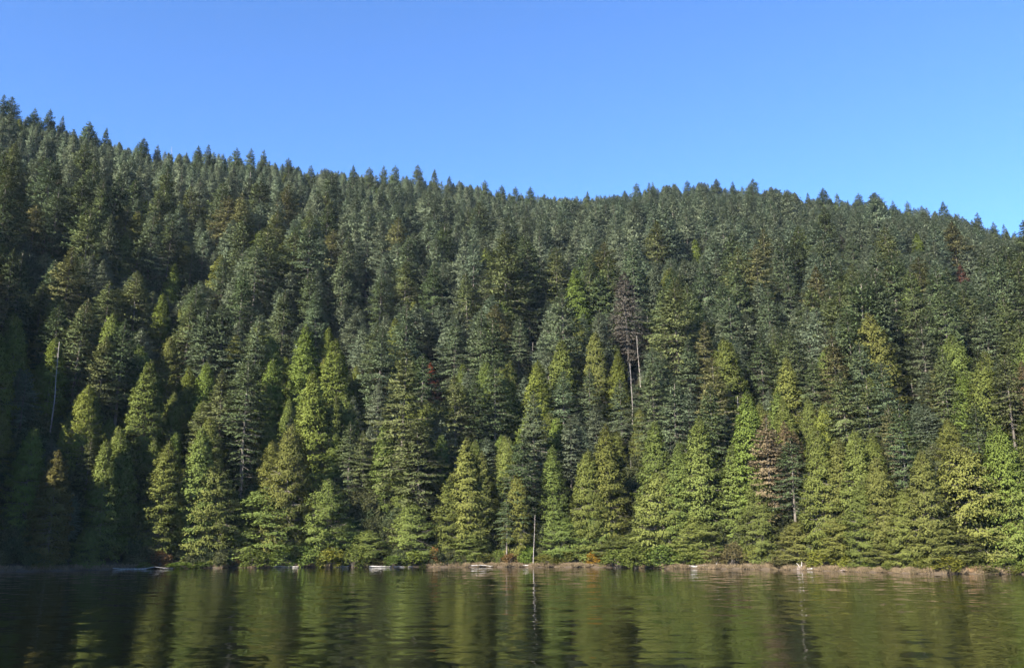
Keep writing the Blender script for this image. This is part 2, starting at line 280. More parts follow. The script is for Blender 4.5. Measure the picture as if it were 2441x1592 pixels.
    ('F', 234.1, 487.7, 30.5, 7.5, 0, 'dark', 'dark ridge-top fir against the sky, thirty-second on the lower side of the bare spike'),
    ('F', 240.9, 464.2, 34.4, 9.4, 0, 'dark', 'dark ridge-top fir against the sky, thirty-third on the lower side of the bare spike'),
    ('F', 253.5, 454.0, 31.2, 10.1, 0, 'dark', 'dark ridge-top fir against the sky, thirty-fourth on the lower side of the bare spike'),
    ('F', 257.5, 444.9, 31.0, 8.5, 0, 'dark', 'dark ridge-top fir against the sky, thirty-fifth on the lower side of the bare spike'),
    ('F', 260.3, 439.7, 31.9, 7.1, 0, 'dark', 'dark ridge-top fir against the sky, thirty-sixth on the lower side of the bare spike'),
    ('S', -89.3, 170.1, 21.0, 1, -0.019, '', 'long pale snag leaning over the dark corner'),
    ('S', -55.3, 182.4, 11.4, 1, 0.003, '', 'grey dead snag with fine bare twigs behind the bushy cedar'),
    ('S', 4.1, 176.3, 9.7, 1, 0.044, '', 'white bare snag standing at the waterline'),
    ('S', 6.0, 250.4, 11.1, 1, 0.006, '', 'thin grey snag with a forked tip'),
    ('S', 35.0, 235.8, 16.9, 1, -0.041, '', 'long white snag, the thicker of the mid slope pair'),
    ('S', 30.1, 219.3, 17.1, 1, -0.01, '', 'long thin white snag, the lower of the mid slope pair'),
    ('S', 42.6, 266.3, 12.1, 1, -0.025, '', 'high pale snag above the mid slope pair'),
    ('S', 26.0, 194.7, 6.8, 1, 0.014, '', 'weathered snag with broken side branches in a dark gap'),
    ('S', 34.7, 193.6, 10.9, 1, 0.003, '', 'slim pale snag behind the pointed spire cedar'),
    ('S', 38.6, 195.1, 8.7, 1, 0.006, '', 'pale twin snag beside the tallest conical cedar'),
    ('S', 38.6, 195.7, 5.7, 1, -0.037, '', 'shorter pale twin snag beside the tallest conical cedar'),
    ('S', 50.2, 194.3, 14.5, 1, 0.007, '', 'white snag in front of the bright cedar'),
    ('S', 89.4, 193.8, 7.5, 1, -0.032, '', 'pale snag in a dark gap of the upper firs'),
    ('S', 90.1, 174.7, 8.8, 1, 0.055, '', 'straight pale snag below the lone yellow cedar'),
    ('S', 75.2, 158.8, 5.0, 1, 0.041, '', 'short grey snag over the yellow olive cedars'),
    ('S', 25.4, 219.4, 5.9, 1, 0.003, '', 'short white snag between yellow cedars'),
    ('S', 84.7, 156.3, 7.6, 1, 0.041, '', 'thin grey snag before the tall bright edge cedar'),
    ('S', -168.5, 409.6, 30.0, 1, -0.097, '', 'bare dead spike on the ridge line'),
    ('S', 62.1, 218.7, 11.4, 1, 0.022, '', 'pale bare trunk under the mid slope firs'),
    ('S', -109.7, 350.3, 29.9, 1, -0.074, '', 'grey dead top just under the ridge line'),
    ('S', 75.2, 218.1, 7.8, 1, 0.026, '', 'slim bare trunk under the brownish flat-skirted fir'),
    ('S', -51.2, 300.4, 5.8, 1, -0.04, '', 'short pale dead spike among the blue green firs'),
    ('S', -28.2, 207.8, 10.1, 1, 0.004, '', 'pale bare trunk under the large pale-trunked fir'),
    ('S', 49.8, 162.6, 8.3, 1, 0.047, '', 'pale bare trunk under the dark bare-trunked fir'),
    ('S', 48.7, 163.5, 5.3, 1, 0.048, '', 'short pale trunk beside the dark bare-trunked fir'),
    ('B', -64.3, 165.6, 2.9, 4.8, 0, 'rust', 'rusty brown shrub at the waterline below the tall cedar'),
    ('B', -65.7, 162.7, 1.1, 3.1, 0, 'green', 'mid green bush down and left of the rusty shrub'),
    ('B', -60.3, 165.4, 1.0, 5.5, 0, 'lime', 'bright lime bush down and right of the rusty shrub'),
    ('B', -51.9, 171.5, 1.3, 2.6, 0, 'rust', 'small russet shrub beside the slanted grey log'),
    ('B', -57.8, 169.3, 1.2, 4.7, 0, 'green', 'mid green bush to the right of the rusty shrub'),
    ('B', -15.1, 177.6, 3.3, 2.6, 0, 'red', 'reddish shrub above the leaning pale stick'),
    ('B', 3.0, 178.9, 3.5, 4.1, 0, 'lime', 'round yellow green bush at the foot of the white snag'),
    ('B', 16.4, 176.7, 2.7, 5.0, 0, 'orange', 'orange autumn shrub above the grassy bank'),
    ('B', -0.5, 178.8, 2.1, 3.9, 0, 'rust', 'rusty bush to the left of the round bush at the white snag'),
    ('B', 6.5, 178.1, 1.9, 5.6, 0, 'olive', 'olive green bush down and right of the round bush at the white snag'),
    ('B', 39.9, 164.3, 4.2, 4.1, 0, 'dull', 'grey brown leafless shrub above the pale driftwood bank'),
    ('B', 36.9, 165.5, 2.6, 3.9, 0, 'dull', 'dull brown bush to the left of the grey brown shrub'),
    ('B', 47.3, 157.9, 1.5, 5.2, 0, 'dull', 'dull brown bush to the right of the grey brown shrub'),
    ('B', 56.5, 143.7, 1.8, 2.7, 0, 'lime', 'bright lime bush low on the bank'),
    ('B', 58.8, 140.1, 1.4, 3.5, 0, 'olive', 'olive green bush nearest to the right of the bright lime bush'),
    ('B', 69.3, 132.7, 0.9, 3.1, 0, 'brown', 'brownish bush to the right of the bright lime bush'),
    ('B', -18.9, 177.3, 2.9, 6.2, 0, 'lime', 'round bright bush overhanging the water by the leaning stick'),
    ('B', -22.7, 175.5, 2.0, 4.6, 0, 'green', 'mid green bush nearest to the left of the round overhanging bush'),
    ('B', -25.7, 176.5, 1.5, 4.1, 0, 'brown', 'brownish bush to the left of the round overhanging bush'),
    ('B', -48.2, 170.7, 3.0, 6.5, 0, 'green', 'mid green bush second nearest downhill of the broad bushy cedar over the water'),
    ('B', -44.0, 172.9, 3.5, 6.5, 0, 'green', 'mid green bush nearest downhill of the broad bushy cedar over the water'),
    ('B', -39.2, 174.4, 3.8, 6.6, 0, 'green', 'mid green bush down and right of the broad bushy cedar over the water'),
    ('B', -34.7, 174.1, 3.3, 5.6, 0, 'yellow', 'yellowing bush hanging over the water'),
    ('B', -30.4, 175.1, 3.7, 5.6, 0, 'green', 'mid green bush second nearest to the left of the round overhanging bush'),
    ('B', 19.9, 172.1, 3.1, 6.4, 0, 'green', 'mid green bush nearest to the right of the orange autumn shrub'),
    ('B', 23.5, 169.6, 3.9, 7.2, 0, 'green', 'mid green bush second nearest to the right of the orange autumn shrub'),
    ('B', 28.0, 168.0, 3.8, 7.1, 0, 'green', 'mid green bush third nearest to the right of the orange autumn shrub'),
    ('B', 32.6, 167.8, 3.4, 6.3, 0, 'olive', 'olive green bush to the left of the grey brown shrub'),
    ('B', 43.3, 164.3, 2.7, 4.5, 0, 'olive', 'olive green bush to the right of the grey brown shrub'),
    ('B', 51.9, 151.8, 2.7, 5.0, 0, 'yellow', 'yellow green bush second nearest to the left of the bright lime bush'),
    ('B', 54.5, 149.3, 2.7, 5.0, 0, 'yellow', 'yellow green bush nearest to the left of the bright lime bush'),
    ('B', 61.6, 137.5, 2.3, 4.7, 0, 'olive', 'olive green bush second nearest to the right of the bright lime bush'),
    ('B', 63.7, 133.9, 2.2, 4.7, 0, 'yellow', 'yellow green bush to the right of the bright lime bush'),
    ('B', 68.2, 135.5, 2.0, 4.8, 0, 'olive', 'olive green bush third nearest to the right of the bright lime bush'),
    ('B', 73.0, 134.0, 1.9, 4.8, 0, 'green', 'mid green bush downhill of the largest yellow olive cedar'),
    ('B', 74.1, 132.9, 1.2, 4.0, 0, 'olive', 'olive green bush down and right of the largest yellow olive cedar'),
    ('B', -10.0, 179.8, 2.5, 5.7, 0, 'green', 'mid green bush to the right of the round overhanging bush'),
    ('B', -5.9, 180.4, 2.2, 4.7, 0, 'olive', 'olive green bush to the left of the round bush at the white snag'),
    ('B', 10.3, 178.2, 2.4, 5.6, 0, 'olive', 'olive green bush to the left of the orange autumn shrub'),
    ('B', -13.4, 180.1, 1.9, 4.7, 0, 'olive', 'olive green bush to the right of the round overhanging bush'),
    ('B', -2.5, 179.7, 2.6, 2.8, 0, 'green', 'mid green bush to the left of the round bush at the white snag'),
    ('F', 116.5, 188.0, 35.4, 14.2, 0, 'dark', 'dark green fir fifth nearest up and right of the lone yellow cedar'),
    ('F', -110.7, 177.1, 35.4, 10.8, 0, 'dark', 'dark green fir second nearest uphill of the bright cedar above the shadow'),
    ('F', -126.1, 206.8, 35.0, 14.7, 0, 'olive', 'olive green fir second nearest uphill of the bright cedar above the shadow'),
    ('F', 41.0, 213.2, 35.9, 13.9, 0, 'olive', 'olive green fir second nearest up and right of the high pale snag'),
    ('F', 81.2, 199.1, 31.5, 13.4, 0, 'dark', 'dark green fir third nearest uphill of the brownish flat-skirted fir'),
    ('F', 85.2, 199.6, 31.9, 12.9, 0, 'blue', 'blue green fir fourth nearest up and right of the brownish flat-skirted fir'),
    ('F', 71.1, 179.8, 28.1, 11.2, 0, 'dark', 'dark green fir nearest up and right of the brownish flat-skirted fir'),
    ('F', 101.2, 199.4, 29.3, 13.0, 0, 'blue', 'blue green fir second nearest uphill of the lone yellow cedar'),
    ('F', 124.2, 206.9, 31.0, 12.4, 0, 'dark', 'dark green fir third nearest up and right of the lone yellow cedar'),
    ('F', 87.7, 206.9, 30.2, 12.2, 0, 'blue', 'blue green fir second nearest up and right of the brownish flat-skirted fir'),
    ('F', 102.0, 203.1, 33.7, 10.4, 0, 'dark', 'dark green fir third nearest uphill of the lone yellow cedar'),
    ('F', -120.8, 197.7, 32.4, 10.7, 0, 'dark', 'dark green fir fourth nearest uphill of the bright cedar above the shadow'),
    ('F', -73.0, 204.7, 30.1, 11.5, 0, 'blue', 'blue green fir down and right of the lime spire on the shaded slope'),
    ('F', 148.9, 250.1, 36.5, 14.5, 0, 'dark', 'dark green fir sixth nearest uphill of the lone yellow cedar'),
    ('F', -122.9, 236.3, 34.6, 14.2, 0, 'dark', 'dark green fir second nearest to the left of the bare spike on the ridge'),
    ('F', -130.7, 233.5, 35.1, 13.8, 0, 'blue', 'blue green fir second nearest to the left of the bare spike on the ridge'),
    ('F', 80.6, 209.8, 30.2, 12.0, 0, 'olive', 'olive green fir nearest uphill of the brownish flat-skirted fir'),
    ('F', 96.5, 190.8, 31.8, 9.3, 0, 'dark', 'dark green fir nearest uphill of the lone yellow cedar'),
    ('F', 119.8, 204.9, 34.3, 9.9, 0, 'blue', 'blue green fir seventh nearest uphill of the lone yellow cedar'),
    ('F', -106.1, 177.7, 28.8, 8.9, 0, 'dark', 'dark green fir nearest uphill of the bright cedar above the shadow'),
    ('F', -91.4, 183.8, 25.0, 10.3, 0, 'brown', 'brownish fir up and right of the long leaning snag'),
    ('F', 143.6, 236.8, 33.6, 12.9, 0, 'blue', 'blue green fir third nearest up and right of the lone yellow cedar'),
    ('F', -107.7, 184.4, 26.5, 9.8, 0, 'blue', 'blue green fir nearest uphill of the bright cedar above the shadow'),
    ('F', 98.9, 219.9, 32.4, 11.4, 0, 'dark', 'dark green fir third nearest up and right of the brownish flat-skirted fir'),
    ('F', -106.3, 174.1, 24.2, 9.4, 0, 'brown', 'brownish fir up and left of the bright cedar above the shadow'),
    ('F', -73.7, 251.2, 35.4, 13.6, 0, 'olive', 'olive green fir nearest up and right of the broad blue green fir'),
    ('F', 105.9, 177.6, 24.3, 9.3, 0, 'olive', 'olive green fir second nearest up and right of the lone yellow cedar'),
    ('F', -5.5, 226.7, 29.5, 12.3, 0, 'dark', 'dark green fir nearest up and left of the forked grey snag'),
    ('F', 30.9, 281.1, 36.9, 15.6, 0, 'brown', 'brownish fir up and right of the lime cedar mid slope'),
    ('F', 136.1, 227.4, 32.6, 11.4, 0, 'olive', 'olive green fir sixth nearest up and right of the lone yellow cedar'),
    ('F', 92.3, 220.6, 27.9, 12.4, 0, 'blue', 'blue green fir nearest up and right of the brownish flat-skirted fir'),
    ('F', 70.4, 259.4, 34.8, 13.8, 0, 'olive', 'olive green fir fourth nearest up and right of the high pale snag'),
    ('F', 81.4, 205.0, 31.9, 9.1, 0, 'dark', 'dark green fir fourth nearest uphill of the brownish flat-skirted fir'),
    ('F', -84.7, 264.4, 35.7, 14.0, 0, 'dark', 'dark green fir second nearest uphill of the broad blue green fir'),
    ('F', -61.7, 255.6, 36.5, 12.6, 0, 'blue', 'blue green fir nearest to the right of the broad blue green fir'),
    ('F', 86.1, 211.5, 31.1, 9.8, 0, 'dark', 'dark green fir fifth nearest uphill of the brownish flat-skirted fir'),
    ('F', 69.8, 171.4, 23.9, 7.9, 0, 'blue', 'blue green fir to the right of the brownish flat-skirted fir'),
    ('F', 119.1, 268.8, 35.7, 13.8, 0, 'olive', 'olive green fir third nearest up and right of the brownish flat-skirted fir'),
    ('F', 97.6, 207.3, 31.0, 9.2, 0, 'dark', 'dark green fir fourth nearest up and right of the brownish flat-skirted fir'),
    ('F', -119.5, 232.5, 30.0, 12.4, 0, 'dark', 'dark green fir third nearest down and left of the bare spike on the ridge'),
    ('F', -116.1, 276.2, 36.0, 14.7, 0, 'olive', 'olive green fir second nearest downhill of the bare spike on the ridge'),
    ('F', 4.3, 269.0, 36.3, 13.3, 0, 'dark', 'dark green fir down and right of the old spreading fir'),
    ('F', -127.4, 263.2, 34.4, 13.8, 0, 'dark', 'dark green fir second nearest down and left of the bare spike on the ridge'),
    ('F', 48.4, 249.0, 32.1, 12.6, 0, 'dark', 'dark green fir second nearest to the right of the thin brown dying fir'),
    ('F', -125.7, 229.2, 29.6, 12.0, 0, 'blue', 'blue green fir third nearest to the left of the bare spike on the ridge'),
    ('F', -106.2, 245.4, 36.4, 11.0, 0, 'blue', 'blue green fir uphill of the lime spire on the shaded slope'),
    ('F', -62.1, 206.8, 27.8, 9.6, 0, 'blue', 'blue green fir nearest uphill of the big dark drooping fir'),
    ('F', -112.7, 231.4, 31.3, 11.2, 0, 'blue', 'blue green fir up and left of the lime spire on the shaded slope'),
    ('F', 131.0, 213.9, 28.3, 10.3, 0, 'dark', 'dark green fir fourth nearest up and right of the lone yellow cedar'),
    ('F', -96.2, 179.7, 22.4, 9.0, 0, 'dark', 'dark green fir nearest uphill of the long leaning snag'),
    ('F', -59.3, 194.8, 25.0, 9.2, 0, 'dark', 'dark green fir up and left of the big dark drooping fir'),
    ('F', -81.6, 218.9, 28.2, 10.6, 0, 'dark', 'dark green fir second nearest down and right of the lime spire on the shaded slope'),
    ('F', 95.2, 224.6, 27.1, 11.7, 0, 'blue', 'blue green fir third nearest up and right of the brownish flat-skirted fir'),
    ('F', 74.7, 256.7, 35.4, 11.7, 0, 'brown', 'brownish fir nearest up and left of the brownish flat-skirted fir'),
    ('F', 125.0, 211.1, 26.0, 10.6, 0, 'olive', 'olive green fir fifth nearest up and right of the lone yellow cedar'),
    ('F', -129.7, 250.0, 32.6, 12.5, 0, 'blue', 'blue green fir nearest to the left of the bare spike on the ridge'),
    ('F', 33.5, 199.4, 27.2, 8.6, 0, 'blue', 'blue green fir nearest down and right of the thick white snag'),
    ('F', 82.1, 230.7, 27.8, 11.7, 0, 'olive', 'olive green fir up and left of the brownish flat-skirted fir'),
    ('F', 91.8, 213.7, 30.0, 9.4, 0, 'dark', 'dark green fir second nearest up and right of the brownish flat-skirted fir'),
    ('F', 92.2, 245.9, 30.8, 12.1, 0, 'blue', 'blue green fir nearest uphill of the brownish flat-skirted fir'),
    ('F', 73.5, 278.6, 34.9, 13.9, 0, 'dark', 'dark green fir fourth nearest to the right of the thin brown dying fir'),
    ('F', 139.1, 233.1, 33.2, 10.1, 0, 'olive', 'olive green fir seventh nearest up and right of the lone yellow cedar'),
    ('F', 179.7, 290.3, 36.8, 14.4, 0, 'dark', 'dark green fir sixth nearest up and right of the lone yellow cedar'),
    ('F', -121.4, 242.3, 34.7, 10.8, 0, 'blue', 'blue green fir down and left of the bare spike on the ridge'),
    ('F', 106.3, 174.8, 21.2, 8.4, 0, 'olive', 'olive green fir third nearest up and right of the lone yellow cedar'),
    ('F', 74.1, 266.0, 36.6, 11.9, 0, 'blue', 'blue green fir second nearest to the right of the thin brown dying fir'),
    ('F', 96.0, 259.8, 34.5, 12.0, 0, 'blue', 'blue green fir third nearest uphill of the brownish flat-skirted fir'),
    ('F', -69.5, 270.8, 33.6, 13.4, 0, 'dark', 'dark green fir nearest up and right of the broad blue green fir'),
    ('F', -132.0, 256.8, 36.7, 11.4, 0, 'dark', 'dark green fir nearest to the left of the bare spike on the ridge'),
    ('F', 117.3, 218.3, 25.3, 11.2, 0, 'blue', 'blue green fir fourth nearest uphill of the lone yellow cedar'),
    ('F', -80.1, 210.9, 27.6, 9.3, 0, 'olive', 'olive green fir down and right of the lime spire on the shaded slope'),
    ('F', 82.9, 219.2, 28.6, 9.8, 0, 'dark', 'dark green fir nearest uphill of the brownish flat-skirted fir'),
    ('F', 111.0, 230.8, 27.6, 11.4, 0, 'brown', 'brownish fir second nearest up and right of the brownish flat-skirted fir'),
    ('F', 109.0, 204.6, 26.0, 9.3, 0, 'olive', 'olive green fir uphill of the lone yellow cedar'),
    ('F', -103.0, 292.2, 36.1, 14.5, 0, 'dark', 'dark green fir down and right of the bare spike on the ridge'),
    ('F', -117.3, 235.7, 34.1, 9.9, 0, 'olive', 'olive green fir second nearest down and left of the bare spike on the ridge'),
    ('F', -95.2, 201.0, 25.9, 9.0, 0, 'olive', 'olive green fir third nearest to the left of the lime spire on the shaded slope'),
    ('F', -93.3, 211.5, 26.7, 9.7, 0, 'olive', 'olive green fir second nearest to the left of the lime spire on the shaded slope'),
    ('F', -142.1, 270.0, 34.4, 13.2, 0, 'olive', 'olive green fir nearest to the left of the bare spike on the ridge'),
    ('F', -95.3, 204.7, 23.6, 10.2, 0, 'olive', 'olive green fir down and left of the lime spire on the shaded slope'),
    ('F', 110.7, 217.6, 24.0, 11.2, 0, 'blue', 'blue green fir third nearest uphill of the lone yellow cedar'),
    ('F', 27.9, 284.6, 33.8, 13.9, 0, 'dark', 'dark green fir up and right of the lime cedar mid slope'),
    ('F', -67.4, 257.9, 33.3, 11.6, 0, 'olive', 'olive green fir to the right of the broad blue green fir'),
    ('F', 118.6, 194.4, 24.8, 8.5, 0, 'dark', 'dark green fir second nearest up and right of the lone yellow cedar'),
    ('F', -134.6, 242.2, 29.1, 12.0, 0, 'brown', 'brownish fir to the left of the bare spike on the ridge'),
    ('F', 93.2, 278.7, 32.3, 13.8, 0, 'dark', 'dark green fir up and left of the brownish flat-skirted fir'),
    ('F', 110.0, 188.8, 19.7, 9.8, 0, 'olive', 'olive green fir nearest up and right of the lone yellow cedar'),
    ('F', 61.5, 244.2, 28.1, 11.7, 0, 'blue', 'blue green fir up and right of the high pale snag'),
    ('F', 111.0, 245.6, 28.4, 11.9, 0, 'olive', 'olive green fir second nearest up and right of the brownish flat-skirted fir'),
    ('F', -115.9, 248.6, 30.4, 11.7, 0, 'olive', 'olive green fir nearest down and left of the bare spike on the ridge'),
    ('F', -141.8, 230.0, 30.3, 10.3, 0, 'dark', 'dark green fir fourth nearest to the left of the bare spike on the ridge'),
    ('F', 45.6, 224.7, 28.2, 9.7, 0, 'dark', 'dark green fir nearest up and right of the high pale snag'),
    ('F', 92.7, 165.2, 18.8, 7.6, 0, 'blue', 'blue green fir to the right of the lone yellow cedar'),
    ('F', 86.5, 240.6, 31.5, 10.1, 0, 'brown', 'brownish fir uphill of the brownish flat-skirted fir'),
    ('F', -120.3, 192.7, 22.8, 9.1, 0, 'olive', 'olive green fir nearest uphill of the bright cedar above the shadow'),
    ('F', 63.4, 198.7, 26.1, 8.0, 0, 'dark', 'dark green fir to the left of the brownish flat-skirted fir'),
    ('F', 48.7, 257.7, 29.9, 12.0, 0, 'dark', 'dark green fir nearest to the right of the thin brown dying fir'),
    ('F', -92.7, 283.2, 34.6, 13.0, 0, 'brown', 'brownish fir uphill of the broad blue green fir'),
    ('F', 87.9, 271.0, 33.4, 12.0, 0, 'blue', 'blue green fir third nearest up and left of the brownish flat-skirted fir'),
    ('F', -34.0, 278.0, 32.7, 12.9, 0, 'blue', 'blue green fir second nearest to the left of the old spreading fir'),
    ('F', 138.9, 242.2, 32.5, 9.7, 0, 'blue', 'blue green fir sixth nearest uphill of the lone yellow cedar'),
    ('F', 49.0, 231.0, 30.6, 9.3, 0, 'olive', 'olive green fir third nearest up and right of the high pale snag'),
    ('F', -95.3, 311.3, 35.7, 15.2, 0, 'dark', 'dark green fir third nearest uphill of the broad blue green fir'),
    ('F', 23.9, 275.4, 35.7, 11.4, 0, 'dark', 'dark green fir uphill of the lime cedar mid slope'),
    ('F', 96.8, 245.1, 27.4, 11.7, 0, 'dark', 'dark green fir sixth nearest uphill of the brownish flat-skirted fir'),
    ('F', 92.5, 229.0, 26.3, 10.4, 0, 'dark', 'dark green fir second nearest uphill of the brownish flat-skirted fir'),
    ('F', 100.0, 288.4, 34.6, 12.9, 0, 'olive', 'olive green fir third nearest uphill of the brownish flat-skirted fir'),
    ('F', -156.9, 243.1, 31.1, 10.8, 0, 'blue', 'blue green fir fourth nearest to the left of the bare spike on the ridge'),
    ('F', 39.1, 270.7, 36.1, 10.8, 0, 'blue', 'blue green fir uphill of the thin brown dying fir'),
    ('F', -104.9, 255.6, 31.0, 11.4, 0, 'dark', 'dark green fir uphill of the lime spire on the shaded slope'),
    ('F', 41.9, 235.5, 29.1, 9.8, 0, 'olive', 'olive green fir nearest up and right of the high pale snag'),
    ('F', 101.0, 211.2, 23.4, 9.8, 0, 'olive', 'olive green fir second nearest up and left of the lone yellow cedar'),
    ('F', 67.2, 251.1, 31.3, 10.5, 0, 'dark', 'dark green fir second nearest up and right of the high pale snag'),
    ('F', -59.8, 275.2, 33.1, 12.1, 0, 'brown', 'brownish fir to the right of the broad blue green fir'),
    ('F', -110.8, 284.5, 35.3, 12.4, 0, 'olive', 'olive green fir down and right of the bare spike on the ridge'),
    ('F', -83.5, 243.7, 27.1, 11.3, 0, 'blue', 'blue green fir to the left of the broad blue green fir'),
    ('F', 65.3, 211.1, 22.3, 9.9, 0, 'olive', 'olive green fir to the left of the brownish flat-skirted fir'),
    ('F', -105.7, 190.5, 19.1, 9.5, 0, 'olive', 'olive green fir up and right of the bright cedar above the shadow'),
    ('F', 116.5, 200.8, 25.7, 7.8, 0, 'olive', 'olive green fir fourth nearest up and right of the lone yellow cedar'),
    ('F', -0.2, 263.9, 33.8, 10.5, 0, 'dark', 'dark green fir downhill of the old spreading fir'),
    ('F', 132.2, 230.4, 29.4, 9.1, 0, 'dark', 'dark green fir fourth nearest uphill of the lone yellow cedar'),
    ('F', -84.7, 309.3, 34.8, 14.3, 0, 'brown', 'brownish fir up and right of the broad blue green fir'),
    ('F', 60.0, 263.8, 32.2, 10.8, 0, 'blue', 'blue green fir nearest to the right of the thin brown dying fir'),
    ('F', -67.5, 302.9, 34.9, 13.5, 0, 'dark', 'dark green fir second nearest up and right of the broad blue green fir'),
    ('F', 30.2, 272.4, 33.1, 11.2, 0, 'olive', 'olive green fir up and left of the thin brown dying fir'),
    ('F', 95.9, 198.1, 24.4, 7.8, 0, 'dark', 'dark green fir up and left of the lone yellow cedar'),
    ('F', 103.1, 240.1, 31.6, 9.1, 0, 'blue', 'blue green fir fifth nearest up and right of the brownish flat-skirted fir'),
    ('F', -13.7, 329.7, 36.2, 15.4, 0, 'dark', 'dark green fir up and left of the old spreading fir'),
    ('F', 89.9, 298.1, 32.7, 13.7, 0, 'blue', 'blue green fir fourth nearest up and left of the brownish flat-skirted fir'),
    ('F', -41.6, 296.2, 35.4, 12.5, 0, 'brown', 'brownish fir to the left of the old spreading fir'),
    ('F', 115.9, 238.9, 25.3, 11.0, 0, 'dark', 'dark green fir sixth nearest up and right of the brownish flat-skirted fir'),
    ('F', 68.8, 217.1, 22.7, 9.8, 0, 'blue', 'blue green fir to the left of the brownish flat-skirted fir'),
    ('F', 35.1, 205.4, 22.7, 8.6, 0, 'blue', 'blue green fir second nearest down and right of the thick white snag'),
    ('F', 39.8, 281.4, 31.3, 12.4, 0, 'olive', 'olive green fir uphill of the thin brown dying fir'),
    ('F', -149.5, 244.4, 32.0, 9.7, 0, 'olive', 'olive green fir second nearest to the left of the bare spike on the ridge'),
    ('F', 1.2, 301.8, 32.5, 13.7, 0, 'dark', 'dark green fir nearest to the right of the old spreading fir'),
    ('F', 96.1, 239.4, 28.2, 9.7, 0, 'olive', 'olive green fir second nearest uphill of the brownish flat-skirted fir'),
    ('F', -84.7, 225.8, 24.5, 9.8, 0, 'dark', 'dark green fir nearest down and right of the lime spire on the shaded slope'),
    ('F', 142.2, 254.9, 32.4, 9.6, 0, 'dark', 'dark green fir fifth nearest uphill of the lone yellow cedar'),
    ('F', -146.6, 256.6, 28.7, 11.5, 0, 'dark', 'dark green fir third nearest to the left of the bare spike on the ridge'),
    ('F', -131.8, 216.7, 24.0, 9.6, 0, 'dark', 'dark green fir third nearest uphill of the bright cedar above the shadow'),
    ('F', 104.3, 231.5, 26.5, 9.6, 0, 'olive', 'olive green fir nearest up and right of the brownish flat-skirted fir'),
    ('F', -117.6, 273.0, 33.2, 11.0, 0, 'dark', 'dark green fir downhill of the bare spike on the ridge'),
    ('F', 45.9, 208.3, 25.9, 7.6, 0, 'brown', 'brownish fir to the right of the high pale snag'),
    ('F', -24.5, 295.0, 32.8, 12.8, 0, 'dark', 'dark green fir to the left of the old spreading fir'),
    ('F', -96.3, 283.1, 33.3, 11.7, 0, 'brown', 'brownish fir up and left of the broad blue green fir'),
    ('F', 4.8, 283.1, 34.0, 11.3, 0, 'dark', 'dark green fir second nearest to the right of the old spreading fir'),
    ('F', 85.4, 283.9, 34.8, 11.1, 0, 'brown', 'brownish fir second nearest up and left of the brownish flat-skirted fir'),
    ('F', -77.4, 253.3, 30.8, 9.9, 0, 'dark', 'dark green fir nearest uphill of the broad blue green fir'),
    ('F', -73.8, 327.8, 35.3, 14.8, 0, 'olive', 'olive green fir fifth nearest up and right of the broad blue green fir'),
    ('F', -53.3, 270.5, 33.4, 10.4, 0, 'blue', 'blue green fir second nearest to the right of the broad blue green fir'),
    ('F', -6.6, 240.7, 25.1, 10.4, 0, 'dark', 'dark green fir second nearest up and left of the forked grey snag'),
    ('F', 132.1, 222.4, 23.8, 9.5, 0, 'brown', 'brownish fir up and right of the lone yellow cedar'),
    ('F', 46.9, 245.4, 30.1, 9.2, 0, 'brown', 'brownish fir up and right of the high pale snag'),
    ('F', -80.7, 285.1, 31.2, 12.4, 0, 'olive', 'olive green fir second nearest up and right of the broad blue green fir'),
    ('F', 122.2, 326.6, 36.0, 14.1, 0, 'dark', 'dark green fir seventh nearest uphill of the brownish flat-skirted fir'),
    ('F', -124.7, 295.5, 35.4, 11.9, 0, 'olive', 'olive green fir nearest downhill of the bare spike on the ridge'),
    ('F', 117.7, 230.0, 25.6, 9.4, 0, 'dark', 'dark green fir second nearest uphill of the lone yellow cedar'),
    ('F', -4.4, 246.4, 24.6, 11.1, 0, 'brown', 'brownish fir up and left of the forked grey snag'),
    ('F', 100.5, 226.9, 26.3, 9.0, 0, 'brown', 'brownish fir nearest up and right of the brownish flat-skirted fir'),
    ('F', -70.9, 289.8, 34.8, 11.3, 0, 'olive', 'olive green fir third nearest up and right of the broad blue green fir'),
    ('F', 124.3, 220.5, 24.7, 8.9, 0, 'blue', 'blue green fir fifth nearest uphill of the lone yellow cedar'),
    ('F', -108.2, 198.1, 21.2, 8.4, 0, 'blue', 'blue green fir up and right of the bright cedar above the shadow'),
    ('F', -65.7, 186.2, 16.3, 8.9, 0, 'olive', 'olive green fir up and right of the tall cedar above the rusty shrub'),
    ('F', 51.3, 262.0, 28.7, 10.8, 0, 'dark', 'dark green fir third nearest to the right of the thin brown dying fir'),
    ('F', -85.2, 186.5, 20.4, 7.4, 0, 'dark', 'dark green fir nearest to the right of the long leaning snag'),
    ('F', -109.2, 258.2, 30.1, 10.3, 0, 'brown', 'brownish fir uphill of the lime spire on the shaded slope'),
    ('F', -128.3, 279.3, 31.3, 11.8, 0, 'dark', 'dark green fir nearest down and left of the bare spike on the ridge'),
    ('F', 158.7, 263.7, 27.7, 11.3, 0, 'blue', 'blue green fir second nearest up and right of the lone yellow cedar'),
    ('F', 24.6, 269.7, 32.8, 10.0, 0, 'olive', 'olive green fir up and right of the lime cedar mid slope'),
    ('F', 157.5, 296.7, 30.8, 13.0, 0, 'brown', 'brownish fir uphill of the lone yellow cedar'),
    ('F', -87.2, 317.2, 36.1, 13.0, 0, 'olive', 'olive green fir fourth nearest up and right of the broad blue green fir'),
    ('F', -128.2, 222.8, 24.2, 9.4, 0, 'brown', 'brownish fir uphill of the bright cedar above the shadow'),
    ('F', 135.3, 218.7, 23.8, 8.8, 0, 'blue', 'blue green fir nearest up and right of the lone yellow cedar'),
